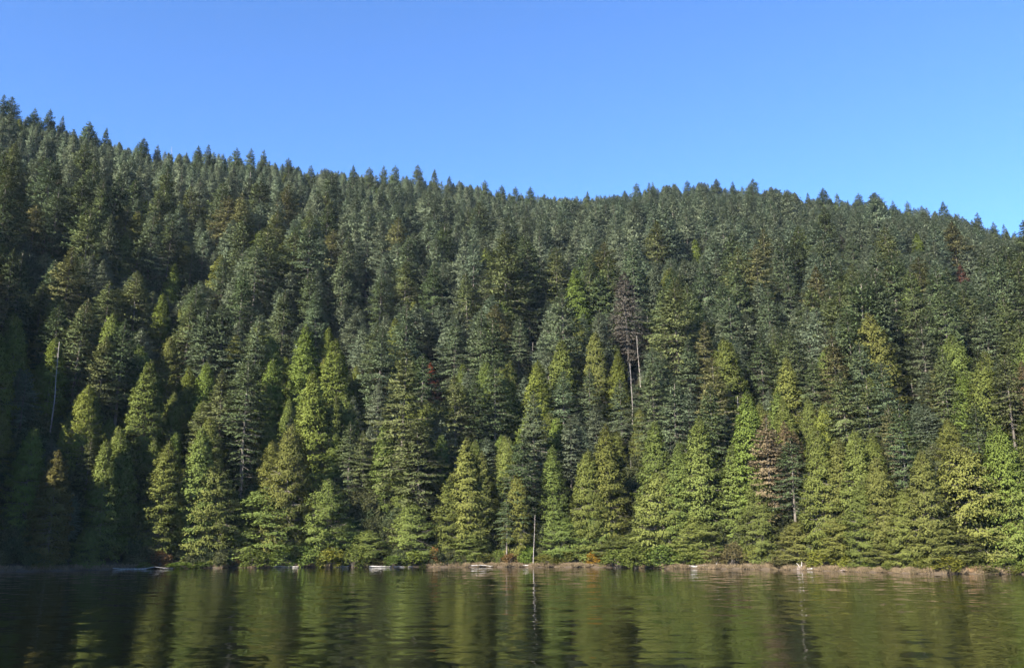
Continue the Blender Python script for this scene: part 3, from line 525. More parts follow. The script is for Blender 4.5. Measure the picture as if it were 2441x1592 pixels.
    ('F', 4.8, 195.2, 20.3, 7.7, 0, 'olive', 'olive green fir uphill of the yellow cedar by the white snag'),
    ('F', -77.5, 349.4, 36.9, 15.4, 0, 'blue', 'blue green fir up and right of the broad blue green fir'),
    ('F', 98.3, 182.0, 17.8, 7.8, 0, 'dark', 'dark green fir nearest up and right of the lone yellow cedar'),
    ('F', 86.2, 174.3, 16.9, 7.5, 0, 'brown', 'brownish fir up and left of the lone yellow cedar'),
    ('F', 109.6, 237.4, 27.6, 9.1, 0, 'dark', 'dark green fir fifth nearest up and right of the brownish flat-skirted fir'),
    ('F', -33.8, 281.5, 32.6, 10.9, 0, 'blue', 'blue green fir nearest to the left of the old spreading fir'),
    ('F', -1.5, 322.4, 34.9, 13.5, 0, 'dark', 'dark green fir uphill of the old spreading fir'),
    ('F', -104.5, 205.0, 22.8, 8.2, 0, 'dark', 'dark green fir second nearest uphill of the long leaning snag'),
    ('C', 76.4, 180.6, 25.5, 11.9, 0, 'olive', 'olive green cedar nearest up and right of the brownish flat-skirted fir'),
    ('C', 103.3, 171.0, 22.3, 10.5, 0, 'green', 'mid green cedar up and right of the lone yellow cedar'),
    ('C', 90.7, 177.9, 21.9, 10.7, 0, 'green', 'mid green cedar nearest uphill of the lone yellow cedar'),
    ('C', 87.9, 160.4, 20.2, 9.2, 0, 'yellow', 'yellow green cedar nearest up and right of the lone yellow cedar'),
    ('C', 50.2, 200.4, 26.1, 11.0, 0, 'green', 'mid green cedar uphill of the white snag before the bright cedar'),
    ('C', -6.0, 210.4, 25.8, 10.6, 0, 'green', 'mid green cedar down and left of the forked grey snag'),
    ('C', -82.7, 191.5, 20.9, 10.7, 0, 'green', 'mid green cedar to the right of the long leaning snag'),
    ('C', -82.8, 152.1, 18.1, 7.4, 0, 'lime', 'bright lime cedar to the left of the slim brown-topped fir in the shadow'),
    ('C', -80.8, 166.2, 19.8, 8.1, 0, 'lime', 'bright lime cedar uphill of the slim brown-topped fir in the shadow'),
    ('C', 77.4, 190.6, 21.5, 10.1, 0, 'lime', 'bright lime cedar nearest to the right of the brownish flat-skirted fir'),
    ('C', 51.6, 205.2, 22.6, 10.9, 0, 'lime', 'bright lime cedar uphill of the white snag before the bright cedar'),
    ('C', -1.6, 211.1, 23.0, 11.2, 0, 'yellow', 'yellow green cedar second nearest down and left of the forked grey snag'),
    ('C', 88.5, 148.8, 15.7, 8.0, 0, 'green', 'mid green cedar third nearest up and right of the tall bright edge cedar'),
    ('C', -62.5, 180.1, 19.1, 9.4, 0, 'olive', 'olive green cedar up and right of the tall cedar above the rusty shrub'),
    ('C', -90.5, 193.3, 22.5, 9.2, 0, 'green', 'mid green cedar up and right of the long leaning snag'),
    ('C', -100.5, 187.2, 20.8, 9.3, 0, 'olive', 'olive green cedar uphill of the long leaning snag'),
    ('C', 78.4, 185.9, 20.7, 9.1, 0, 'lime', 'bright lime cedar second nearest to the right of the brownish flat-skirted fir'),
    ('C', 59.0, 187.7, 22.4, 8.1, 0, 'yellow', 'yellow green cedar down and left of the brownish flat-skirted fir'),
    ('C', 42.7, 184.7, 18.3, 9.0, 0, 'yellow', 'yellow green cedar up and right of the tallest conical shore cedar'),
    ('C', -11.4, 204.6, 21.8, 9.4, 0, 'green', 'mid green cedar down and right of the small red withered conifer'),
    ('C', 102.8, 217.3, 26.9, 9.1, 0, 'lime', 'bright lime cedar nearest up and right of the brownish flat-skirted fir'),
    ('C', 21.7, 225.7, 25.0, 10.1, 0, 'olive', 'olive green cedar to the right of the pale yellow topped cedar'),
    ('C', -19.3, 199.2, 18.7, 10.1, 0, 'green', 'mid green cedar downhill of the small red withered conifer'),
    ('C', 69.4, 188.6, 19.0, 9.1, 0, 'green', 'mid green cedar downhill of the brownish flat-skirted fir'),
    ('C', 61.3, 155.8, 14.7, 7.5, 0, 'green', 'mid green cedar second nearest to the right of the brown-tipped wide cedar'),
    ('C', -37.2, 196.9, 19.2, 9.1, 0, 'green', 'mid green cedar second nearest up and left of the slender spire cedar'),
    ('C', 59.9, 168.3, 16.4, 7.7, 0, 'lime', 'bright lime cedar uphill of the brown-tipped wide cedar'),
    ('C', 56.5, 162.8, 15.2, 7.7, 0, 'green', 'mid green cedar uphill of the brown-tipped wide cedar'),
    ('C', 48.5, 175.4, 20.3, 6.7, 0, 'olive', 'olive green cedar nearest up and left of the pinkish dead fir'),
    ('C', 69.0, 167.7, 18.8, 6.5, 0, 'yellow', 'yellow green cedar down and right of the brownish flat-skirted fir'),
    ('C', 83.1, 194.5, 20.8, 8.1, 0, 'lime', 'bright lime cedar third nearest to the right of the brownish flat-skirted fir'),
    ('C', 55.1, 175.7, 18.3, 7.0, 0, 'yellow', 'yellow green cedar up and right of the pinkish dead fir'),
    ('C', -102.0, 174.3, 17.6, 7.5, 0, 'olive', 'olive green cedar up and left of the bright cedar above the shadow'),
    ('C', -59.2, 211.2, 19.8, 9.6, 0, 'green', 'mid green cedar up and right of the big dark drooping fir'),
    ('C', -81.9, 205.6, 19.9, 9.0, 0, 'olive', 'olive green cedar downhill of the lime spire on the shaded slope'),
    ('C', -112.2, 244.1, 24.1, 11.0, 0, 'green', 'mid green cedar nearest up and left of the lime spire on the shaded slope'),
    ('C', 4.0, 203.5, 17.7, 9.3, 0, 'lime', 'bright lime cedar uphill of the yellow cedar by the white snag'),
    ('C', 101.0, 184.4, 17.2, 8.2, 0, 'olive', 'olive green cedar nearest up and right of the lone yellow cedar'),
    ('C', -39.6, 191.8, 20.8, 7.1, 0, 'olive', 'olive green cedar up and left of the slender spire cedar'),
    ('C', 9.8, 199.9, 19.0, 8.3, 0, 'lime', 'bright lime cedar up and right of the yellow cedar by the white snag'),
    ('C', -24.8, 216.6, 21.2, 9.0, 0, 'green', 'mid green cedar down and right of the large pale-trunked fir'),
    ('C', 8.2, 203.6, 18.1, 9.0, 0, 'green', 'mid green cedar up and right of the yellow cedar by the white snag'),
    ('C', -1.3, 187.1, 18.3, 7.3, 0, 'green', 'mid green cedar uphill of the yellow cedar by the white snag'),
    ('C', 51.8, 236.8, 24.9, 8.9, 0, 'green', 'mid green cedar to the right of the high pale snag'),
    ('C', -96.5, 191.3, 20.1, 7.1, 0, 'olive', 'olive green cedar up and right of the long leaning snag'),
    ('C', 52.4, 186.8, 16.4, 7.8, 0, 'olive', 'olive green cedar second nearest up and left of the pinkish dead fir'),
    ('C', -117.7, 258.3, 25.9, 10.4, 0, 'olive', 'olive green cedar up and left of the lime spire on the shaded slope'),
    ('C', 59.8, 191.1, 18.6, 7.3, 0, 'green', 'mid green cedar second nearest uphill of the pinkish dead fir'),
    ('C', 15.8, 184.8, 16.8, 7.1, 0, 'yellow', 'yellow green cedar second nearest to the left of the widest pale green cedar'),
    ('C', 91.3, 153.4, 13.1, 6.2, 0, 'green', 'mid green cedar second nearest up and right of the tall bright edge cedar'),
    ('C', -87.9, 253.6, 25.0, 9.6, 0, 'yellow', 'yellow green cedar to the left of the broad blue green fir'),
    ('C', 54.8, 182.0, 17.6, 6.5, 0, 'green', 'mid green cedar nearest uphill of the pinkish dead fir'),
    ('C', -65.9, 226.6, 18.5, 10.0, 0, 'yellow', 'yellow green cedar uphill of the big dark drooping fir'),
    ('C', -111.9, 191.0, 20.3, 6.7, 0, 'green', 'mid green cedar uphill of the bright cedar above the shadow'),
    ('C', -9.4, 287.8, 26.9, 11.5, 0, 'green', 'mid green cedar down and left of the old spreading fir'),
    ('C', -3.8, 220.4, 18.4, 9.2, 0, 'lime', 'bright lime cedar down and left of the forked grey snag'),
    ('C', -84.3, 171.9, 13.6, 7.4, 0, 'green', 'mid green cedar uphill of the slim brown-topped fir in the shadow'),
    ('C', -124.7, 281.5, 25.7, 11.5, 0, 'green', 'mid green cedar down and left of the bare spike on the ridge'),
    ('C', -31.3, 232.2, 23.7, 7.9, 0, 'yellow', 'yellow green cedar nearest uphill of the large pale-trunked fir'),
    ('C', -22.8, 190.4, 16.6, 7.2, 0, 'olive', 'olive green cedar down and right of the slender spire cedar'),
    ('C', -90.6, 156.0, 13.4, 5.9, 0, 'yellow', 'yellow green cedar second nearest down and left of the long leaning snag'),
    ('C', 77.1, 154.8, 11.9, 6.5, 0, 'yellow', 'yellow green cedar down and left of the snag below the lone yellow cedar'),
    ('C', 51.2, 276.7, 24.5, 10.7, 0, 'olive', 'olive green cedar to the right of the thin brown dying fir'),
    ('C', 19.2, 184.9, 15.5, 6.8, 0, 'yellow', 'yellow green cedar nearest to the left of the widest pale green cedar'),
    ('C', 20.4, 192.7, 15.0, 7.5, 0, 'yellow', 'yellow green cedar second nearest to the left of the pointed spire cedar'),
    ('C', -69.6, 217.3, 17.5, 8.5, 0, 'olive', 'olive green cedar up and left of the big dark drooping fir'),
    ('C', 91.9, 184.9, 15.1, 6.9, 0, 'yellow', 'yellow green cedar up and left of the lone yellow cedar'),
    ('C', -49.9, 184.1, 14.4, 6.8, 0, 'yellow', 'yellow green cedar nearest up and right of the twiggy grey snag'),
    ('C', 39.8, 178.8, 14.3, 6.4, 0, 'lime', 'bright lime cedar to the left of the narrow columnar cedar'),
    ('C', 78.1, 266.0, 22.6, 9.7, 0, 'green', 'mid green cedar nearest up and left of the brownish flat-skirted fir'),
    ('C', -8.1, 190.2, 16.3, 6.2, 0, 'green', 'mid green cedar nearest to the right of the pale double-crowned cedar'),
    ('C', -76.0, 169.1, 14.2, 5.6, 0, 'green', 'mid green cedar nearest up and left of the taller half lit cedar'),
    ('C', -117.3, 282.2, 22.6, 10.9, 0, 'green', 'mid green cedar uphill of the lime spire on the shaded slope'),
    ('C', -3.1, 255.5, 21.6, 8.9, 0, 'green', 'mid green cedar up and left of the forked grey snag'),
    ('C', -44.7, 184.8, 16.2, 5.7, 0, 'olive', 'olive green cedar second nearest up and right of the twiggy grey snag'),
    ('C', 136.0, 252.7, 21.4, 8.8, 0, 'green', 'mid green cedar second nearest uphill of the lone yellow cedar'),
    ('C', 91.3, 161.4, 10.8, 6.6, 0, 'yellow', 'yellow green cedar uphill of the tall bright edge cedar'),
    ('C', -20.6, 204.0, 16.0, 7.0, 0, 'yellow', 'yellow green cedar to the right of the slender spire cedar'),
    ('C', -69.7, 265.5, 21.8, 9.4, 0, 'green', 'mid green cedar down and right of the broad blue green fir'),
    ('C', 69.2, 156.5, 12.5, 5.1, 0, 'lime', 'bright lime cedar up and left of the largest yellow olive cedar'),
    ('C', -1.6, 194.2, 15.9, 6.1, 0, 'green', 'mid green cedar second nearest to the right of the pale double-crowned cedar'),
    ('C', -15.6, 191.4, 15.3, 6.2, 0, 'green', 'mid green cedar to the left of the pale double-crowned cedar'),
    ('C', -24.1, 210.1, 15.9, 7.3, 0, 'lime', 'bright lime cedar down and left of the small red withered conifer'),
    ('C', -63.5, 214.4, 19.2, 6.4, 0, 'olive', 'olive green cedar uphill of the big dark drooping fir'),
    ('C', -123.8, 243.6, 22.7, 7.5, 0, 'green', 'mid green cedar second nearest up and left of the lime spire on the shaded slope'),
    ('C', -71.4, 175.9, 12.6, 6.2, 0, 'green', 'mid green cedar to the left of the tall cedar above the rusty shrub'),
    ('C', 18.9, 246.2, 18.7, 8.7, 0, 'yellow', 'yellow green cedar up and right of the pale yellow topped cedar'),
    ('C', -110.0, 308.8, 25.0, 10.8, 0, 'olive', 'olive green cedar up and left of the broad blue green fir'),
    ('C', -86.0, 279.4, 24.6, 8.8, 0, 'lime', 'bright lime cedar nearest uphill of the broad blue green fir'),
    ('C', 106.7, 291.3, 21.9, 10.6, 0, 'green', 'mid green cedar second nearest uphill of the brownish flat-skirted fir'),
    ('C', -78.1, 170.8, 13.4, 5.3, 0, 'green', 'mid green cedar second nearest up and left of the taller half lit cedar'),
    ('C', -68.4, 193.6, 12.8, 7.3, 0, 'green', 'mid green cedar up and right of the tall cedar above the rusty shrub'),
    ('C', -63.7, 274.5, 22.6, 8.8, 0, 'lime', 'bright lime cedar to the right of the broad blue green fir'),
    ('C', -52.7, 191.5, 13.9, 6.4, 0, 'green', 'mid green cedar up and right of the twiggy grey snag'),
    ('C', -1.0, 226.7, 17.2, 7.3, 0, 'yellow', 'yellow green cedar nearest down and left of the forked grey snag'),
    ('C', -42.5, 213.8, 17.3, 6.4, 0, 'lime', 'bright lime cedar second nearest down and right of the tallest bright cedar on the slope'),
    ('C', 84.6, 223.3, 17.2, 7.1, 0, 'green', 'mid green cedar nearest uphill of the brownish flat-skirted fir'),
    ('C', -102.8, 264.4, 20.5, 8.7, 0, 'olive', 'olive green cedar up and right of the lime spire on the shaded slope'),
    ('C', 52.7, 161.6, 12.0, 4.9, 0, 'green', 'mid green cedar downhill of the dark bare-trunked fir'),
    ('C', -50.4, 197.7, 15.9, 5.7, 0, 'green', 'mid green cedar down and right of the big dark drooping fir'),
    ('C', 29.4, 199.2, 14.6, 6.2, 0, 'olive', 'olive green cedar up and left of the pointed spire cedar'),
    ('C', 61.2, 180.7, 12.6, 5.9, 0, 'olive', 'olive green cedar uphill of the brown-tipped wide cedar'),
    ('C', -77.0, 285.1, 22.8, 8.7, 0, 'olive', 'olive green cedar to the right of the broad blue green fir'),
    ('C', -2.4, 201.5, 12.8, 6.9, 0, 'lime', 'bright lime cedar to the right of the pale double-crowned cedar'),
    ('C', -12.9, 226.4, 17.8, 6.4, 0, 'green', 'mid green cedar to the right of the small red withered conifer'),
    ('C', -118.8, 217.4, 15.5, 7.2, 0, 'olive', 'olive green cedar up and right of the bright cedar above the shadow'),
    ('C', 32.7, 257.8, 17.9, 8.3, 0, 'green', 'mid green cedar to the left of the high pale snag'),
    ('C', 16.6, 308.1, 24.1, 8.9, 0, 'green', 'mid green cedar to the left of the lime cedar mid slope'),
    ('C', -69.1, 181.0, 13.0, 5.2, 0, 'lime', 'bright lime cedar up and right of the tall cedar above the rusty shrub'),
    ('C', 33.9, 178.2, 10.7, 6.0, 0, 'olive', 'olive green cedar to the right of the widest pale green cedar'),
    ('C', -48.9, 214.7, 14.9, 6.5, 0, 'green', 'mid green cedar downhill of the tallest bright cedar on the slope'),
    ('C', -38.2, 188.8, 13.8, 5.3, 0, 'green', 'mid green cedar to the left of the slender spire cedar'),
    ('C', 44.8, 279.4, 22.4, 7.6, 0, 'green', 'mid green cedar to the right of the thin brown dying fir'),
    ('C', 23.7, 200.1, 11.9, 6.5, 0, 'yellow', 'yellow green cedar nearest to the left of the pointed spire cedar'),
    ('C', 73.1, 238.3, 15.8, 7.3, 0, 'green', 'mid green cedar to the left of the brownish flat-skirted fir'),
    ('C', -73.2, 191.7, 11.6, 6.1, 0, 'yellow', 'yellow green cedar uphill of the tall cedar above the rusty shrub'),
    ('C', 81.7, 155.5, 8.5, 5.3, 0, 'green', 'mid green cedar up and right of the largest yellow olive cedar'),
    ('C', -47.5, 218.7, 13.7, 6.7, 0, 'yellow', 'yellow green cedar down and right of the tallest bright cedar on the slope'),
    ('C', 95.4, 167.4, 9.8, 5.3, 0, 'green', 'mid green cedar nearest up and right of the tall bright edge cedar'),
    ('C', -62.5, 219.9, 14.8, 6.1, 0, 'lime', 'bright lime cedar up and right of the big dark drooping fir'),
    ('C', 97.0, 232.1, 17.1, 6.0, 0, 'green', 'mid green cedar nearest up and right of the brownish flat-skirted fir'),
    ('C', -16.8, 210.6, 12.2, 6.5, 0, 'green', 'mid green cedar up and left of the pale double-crowned cedar'),
    ('C', -95.4, 173.2, 9.3, 5.6, 0, 'yellow', 'yellow green cedar nearest down and left of the long leaning snag'),
    ('C', 28.6, 239.6, 14.1, 7.1, 0, 'green', 'mid green cedar down and left of the thick white snag'),
    ('C', -89.9, 232.3, 15.3, 6.1, 0, 'green', 'mid green cedar downhill of the lime spire on the shaded slope'),
    ('C', 233.5, 414.0, 25.6, 11.7, 0, 'yellow', 'yellow green cedar uphill of the lone yellow cedar'),
    ('C', 158.8, 329.8, 19.4, 9.4, 0, 'green', 'mid green cedar fourth nearest up and right of the brownish flat-skirted fir'),
    ('C', -196.4, 321.6, 23.9, 7.6, 0, 'green', 'mid green cedar third nearest to the left of the bare spike on the ridge'),
    ('C', -31.1, 269.5, 15.9, 7.1, 0, 'yellow', 'yellow green cedar second nearest uphill of the large pale-trunked fir'),
    ('C', -35.8, 214.1, 11.2, 6.0, 0, 'green', 'mid green cedar nearest up and left of the slender spire cedar'),
    ('C', 78.6, 146.5, 7.1, 4.0, 0, 'lime', 'bright lime cedar down and right of the largest yellow olive cedar'),
    ('C', 154.2, 347.6, 19.1, 9.2, 0, 'green', 'mid green cedar second nearest up and right of the brownish flat-skirted fir'),
    ('C', -9.6, 284.1, 18.0, 6.2, 0, 'olive', 'olive green cedar down and left of the old spreading fir'),
    ('C', -55.9, 199.2, 9.4, 5.4, 0, 'yellow', 'yellow green cedar second nearest up and right of the twiggy grey snag'),
    ('C', 5.4, 293.7, 17.3, 6.7, 0, 'green', 'mid green cedar to the left of the broad grey fir'),
    ('C', -52.3, 205.1, 10.0, 5.2, 0, 'yellow', 'yellow green cedar down and right of the big dark drooping fir'),
    ('C', 162.8, 424.1, 21.6, 11.1, 0, 'olive', 'olive green cedar uphill of the brownish flat-skirted fir'),
    ('C', 193.9, 434.7, 23.7, 9.9, 0, 'lime', 'bright lime cedar second nearest up and right of the brownish flat-skirted fir'),
    ('C', 48.5, 459.9, 26.0, 10.1, 0, 'green', 'mid green cedar uphill of the lime cedar mid slope'),
    ('C', -65.9, 400.9, 24.1, 8.1, 0, 'green', 'mid green cedar second nearest up and right of the broad blue green fir'),
    ('C', 31.3, 187.7, 7.2, 4.9, 0, 'yellow', 'yellow green cedar up and right of the widest pale green cedar'),
    ('C', 90.6, 493.2, 24.6, 11.5, 0, 'green', 'mid green cedar nearest up and right of the thin brown dying fir'),
    ('C', 19.0, 290.3, 12.2, 7.3, 0, 'yellow', 'yellow green cedar downhill of the broad grey fir'),
    ('C', 84.6, 505.9, 24.0, 11.7, 0, 'lime', 'bright lime cedar second nearest uphill of the thin brown dying fir'),
    ('C', 62.1, 206.8, 9.0, 4.6, 0, 'lime', 'bright lime cedar uphill of the pinkish dead fir'),
    ('C', 270.5, 436.6, 25.5, 7.6, 0, 'olive', 'olive green cedar third nearest up and right of the lone yellow cedar'),
    ('C', 233.1, 444.5, 21.3, 9.2, 0, 'green', 'mid green cedar fourth nearest uphill of the lone yellow cedar'),
    ('C', 199.5, 432.9, 19.1, 9.3, 0, 'green', 'mid green cedar third nearest up and right of the brownish flat-skirted fir'),
    ('C', -126.4, 320.5, 19.9, 5.0, 0, 'green', 'mid green cedar downhill of the bare spike on the ridge'),
    ('C', -183.6, 310.1, 18.3, 5.1, 0, 'green', 'mid green cedar nearest to the left of the bare spike on the ridge'),
    ('C', -110.3, 395.9, 23.9, 6.2, 0, 'green', 'mid green cedar nearest uphill of the broad blue green fir'),
    ('C', -177.8, 468.8, 26.6, 7.6, 0, 'yellow', 'yellow green cedar down and right of the bare spike on the ridge'),
    ('C', -46.5, 205.7, 8.0, 3.9, 0, 'olive', 'olive green cedar to the left of the slender spire cedar'),
    ('C', -145.9, 440.9, 22.1, 7.0, 0, 'yellow', 'yellow green cedar to the right of the bare spike on the ridge'),
    ('C', -57.3, 446.7, 21.3, 7.2, 0, 'olive', 'olive green cedar to the left of the old spreading fir'),
    ('C', -138.0, 430.0, 20.5, 7.0, 0, 'lime', 'bright lime cedar second nearest uphill of the broad blue green fir'),
    ('C', -218.1, 367.3, 21.4, 4.9, 0, 'green', 'mid green cedar second nearest to the left of the bare spike on the ridge'),
    ('C', 1.6, 444.2, 23.5, 6.2, 0, 'green', 'mid green cedar second nearest uphill of the old spreading fir'),
    ('C', -130.8, 441.1, 24.1, 5.8, 0, 'green', 'mid green cedar third nearest uphill of the broad blue green fir'),
    ('C', -136.3, 444.7, 23.5, 6.0, 0, 'green', 'mid green cedar second nearest uphill of the broad blue green fir'),
    ('C', 214.9, 547.2, 26.0, 7.8, 0, 'lime', 'bright lime cedar uphill of the brownish flat-skirted fir'),
    ('C', 319.0, 537.4, 25.3, 7.0, 0, 'lime', 'bright lime cedar uphill of the lone yellow cedar'),
    ('C', 272.1, 451.6, 22.2, 5.7, 0, 'yellow', 'yellow green cedar third nearest up and right of the lone yellow cedar'),
    ('C', -27.6, 197.5, 6.6, 3.2, 0, 'green', 'mid green cedar downhill of the slender spire cedar'),
    ('C', 25.2, 581.3, 25.7, 8.1, 0, 'green', 'mid green cedar second nearest up and right of the old spreading fir'),
    ('C', -23.6, 462.7, 22.4, 5.8, 0, 'green', 'mid green cedar fourth nearest up and left of the old spreading fir'),
    ('C', -80.2, 489.4, 24.4, 5.7, 0, 'green', 'mid green cedar third nearest up and right of the broad blue green fir'),
    ('C', 182.1, 510.9, 19.7, 7.3, 0, 'green', 'mid green cedar fourth nearest uphill of the brownish flat-skirted fir'),
    ('C', -16.8, 528.9, 24.0, 6.4, 0, 'green', 'mid green cedar second nearest up and left of the old spreading fir'),
    ('C', 215.5, 678.4, 26.9, 9.3, 0, 'green', 'mid green cedar second nearest up and left of the brownish flat-skirted fir'),
    ('C', -83.1, 452.5, 21.9, 5.1, 0, 'green', 'mid green cedar nearest up and right of the broad blue green fir'),
    ('C', 27.9, 489.7, 23.0, 5.6, 0, 'green', 'mid green cedar third nearest up and right of the old spreading fir'),
    ('C', 169.1, 541.1, 25.9, 6.0, 0, 'green', 'mid green cedar fourth nearest up and left of the brownish flat-skirted fir'),
    ('C', 306.1, 592.8, 23.0, 7.7, 0, 'green', 'mid green cedar third nearest uphill of the lone yellow cedar'),
    ('C', -17.6, 505.7, 20.1, 6.5, 0, 'green', 'mid green cedar nearest up and left of the old spreading fir'),
    ('C', 116.1, 601.7, 23.2, 7.8, 0, 'green', 'mid green cedar second nearest up and right of the thin brown dying fir'),
    ('C', 91.3, 530.7, 22.4, 6.1, 0, 'green', 'mid green cedar second nearest uphill of the thin brown dying fir'),
    ('C', 13.4, 451.8, 20.2, 4.8, 0, 'lime', 'bright lime cedar to the right of the old spreading fir'),
    ('C', 281.9, 537.8, 22.6, 5.6, 0, 'olive', 'olive green cedar second nearest uphill of the lone yellow cedar'),
    ('C', 275.0, 464.5, 17.3, 5.3, 0, 'olive', 'olive green cedar second nearest up and right of the lone yellow cedar'),
    ('C', -177.1, 415.5, 17.8, 4.3, 0, 'yellow', 'yellow green cedar downhill of the bare spike on the ridge'),
    ('C', 316.2, 512.1, 18.5, 5.8, 0, 'yellow', 'yellow green cedar second nearest up and right of the lone yellow cedar'),
    ('C', 114.9, 560.0, 21.8, 5.8, 0, 'green', 'mid green cedar third nearest up and right of the thin brown dying fir'),
    ('C', 76.6, 639.8, 22.0, 7.4, 0, 'lime', 'bright lime cedar nearest uphill of the thin brown dying fir'),
    ('C', 257.4, 573.1, 19.8, 6.5, 0, 'green', 'mid green cedar sixth nearest up and right of the brownish flat-skirted fir'),
    ('C', 93.2, 629.3, 21.4, 7.0, 0, 'green', 'mid green cedar nearest uphill of the thin brown dying fir'),
    ('C', -1.3, 511.5, 18.2, 5.4, 0, 'green', 'mid green cedar nearest uphill of the old spreading fir'),
    ('C', 200.5, 655.5, 23.0, 7.0, 0, 'green', 'mid green cedar third nearest up and left of the brownish flat-skirted fir'),
    ('C', 178.7, 634.2, 23.4, 6.1, 0, 'green', 'mid green cedar fourth nearest up and right of the thin brown dying fir'),
    ('C', -32.9, 553.5, 20.7, 5.2, 0, 'green', 'mid green cedar third nearest up and left of the old spreading fir'),
    ('C', 251.6, 559.4, 18.6, 5.4, 0, 'olive', 'olive green cedar second nearest up and right of the brownish flat-skirted fir'),
    ('C', 67.1, 608.5, 21.8, 5.3, 0, 'yellow', 'yellow green cedar second nearest up and right of the lime cedar mid slope'),
    ('C', 292.5, 618.2, 18.5, 6.1, 0, 'green', 'mid green cedar fifth nearest up and right of the brownish flat-skirted fir'),
    ('C', 203.6, 540.3, 18.8, 4.6, 0, 'green', 'mid green cedar third nearest uphill of the brownish flat-skirted fir'),
    ('C', 29.8, 522.5, 17.5, 4.3, 0, 'green', 'mid green cedar to the right of the old spreading fir'),
    ('C', 301.3, 598.9, 18.3, 5.3, 0, 'olive', 'olive green cedar nearest uphill of the lone yellow cedar'),
    ('C', 9.8, 570.9, 17.3, 5.0, 0, 'green', 'mid green cedar nearest up and right of the old spreading fir'),
    ('C', 69.3, 600.7, 17.6, 4.2, 0, 'yellow', 'yellow green cedar nearest up and right of the lime cedar mid slope'),
]

# drift logs: one end, other end, radius, label
LOGS = [
    (-69.42, 158.39, 0.21, -60.69, 163.32, 0.1, 0.096, 'long thin pale log lying at the waterline under the rusty shrub'),
    (-55.51, 169.1, 0.53, -53.62, 169.1, 0.19, 0.108, 'slanted pale log with its end in the water'),
    (-51.71, 171.52, 0.25, -50.31, 171.52, 0.67, 0.084, 'short grey log tilted beside the small russet shrub'),
    (-45.23, 172.31, 0.13, -40.23, 171.68, 0.13, 0.132, 'white straight log under the broad bushy cedar'),
    (-33.97, 173.75, 0.14, -31.96, 174.8, 0.14, 0.144, 'short white log under the yellowing bush'),
    (-32.01, 174.97, 0.14, -31.36, 175.08, 0.14, 0.144, 'stubby white log end next to the short white log'),
    (-27.21, 173.71, 0.15, -23.07, 174.76, 0.15, 0.15, 'long white log right before the round overhanging bush'),
    (-22.66, 174.49, 0.1, -20.64, 174.94, 0.1, 0.10200000000000001, 'thin pale log just past the long white log'),
    (-19.93, 174.97, 0.12, -19.12, 175.53, 0.12, 0.12, 'tiny white log at the foot of the round overhanging bush'),
    (-17.44, 181.12, 1.82, -15.79, 181.12, 3.04, 0.096, 'bare pale stick leaning out above the round overhanging bush'),
    (-20.81, 181.23, 2.39, -20.39, 181.23, 3.85, 0.09, 'broken pale stub standing in the bushes by the leaning stick'),
    (-13.35, 178.0, 0.43, -12.53, 178.11, 0.43, 0.132, 'small pale log on the reddish grass bank'),
    (-8.61, 175.81, 0.34, -3.14, 176.34, 0.25, 0.096, 'long slim white log along the grassy bank'),
    (-2.11, 179.27, 0.68, 1.28, 179.65, 0.61, 0.09, 'pale log lying higher on the grassy bank before the round bush'),
    (1.75, 176.78, 0.33, 5.32, 175.98, 0.37, 0.12, 'white log below the white shore snag'),
    (13.24, 175.9, 0.38, 15.35, 175.79, 0.37, 0.108, 'pale log under the orange autumn shrub'),
    (31.95, 164.58, 0.4, 38.94, 163.04, 0.49, 0.192, 'thick pale driftwood log on the open bank'),
    (34.54, 165.96, 0.5, 36.08, 165.12, 0.62, 0.132, 'short driftwood log lying on the thick pale log'),
    (40.98, 161.0, 0.48, 42.7, 160.9, 0.5, 0.15, 'dark weathered log on the reddish bank'),
    (43.25, 159.69, 0.39, 44.06, 160.18, 0.32, 0.12, 'small white log near the pronged stump'),
    (49.54, 152.83, 0.21, 51.07, 150.03, 0.44, 0.12, 'pale log on the bank past the pronged stump'),
    (53.0, 147.21, 0.09, 55.41, 143.01, 0.43, 0.09, 'thin dark log with pale ends at the waterline'),
    (58.26, 142.34, 0.6, 59.54, 139.65, 0.93, 0.192, 'bright white barkless log on the far grass bank'),
    (67.6, 134.15, 0.31, 68.58, 132.89, 0.51, 0.132, 'pale log beside the tan reed tuft'),
    (44.84, 164.41, 3.49, 45.92, 164.41, 1.36, 0.078, 'curved pale dead stem standing in the bank bushes'),
    (61.26, 139.91, 4.64, 61.17, 139.91, 1.63, 0.10200000000000001, 'slender pale stem standing in front of the olive cedars'),
]

# planting cells kept clear in front of the trees above
CLEAR = {4340,4342,4482,4483,4623,4624,4764,4886,4888,4889,4908,4909,5031,5046,5047,5048,5052,5174,5175,5186,5187,5188,5189,5192,5312,5313,5314,5317,5318,5319,5320,5325,5327,5328,5456,5457,5459,5463,5464,5465,5466,5468,5472,5479,5612,5613,5614,5615,5621,5623,5624,5737,5740,5741,5883,5889,5892,5898,5902,6036,6038,6039,6043,6045,6171,6172,6178,6181,6185,6302,6311,6315,6321,6450,6458,6459,6465,6469,6596,6600,6603,6608,6734,6736,6745,6749,6755,6873,6888,7023,7172,7174,7309,7732,7741,7873,8016,8420,8456,8743,9001,9414,10127,10271,10276,10561,11324,11466,11606,11989,12138,12139,12172,12418,12431,12561,12709,12737,12879,13446,13858,14295,15002}

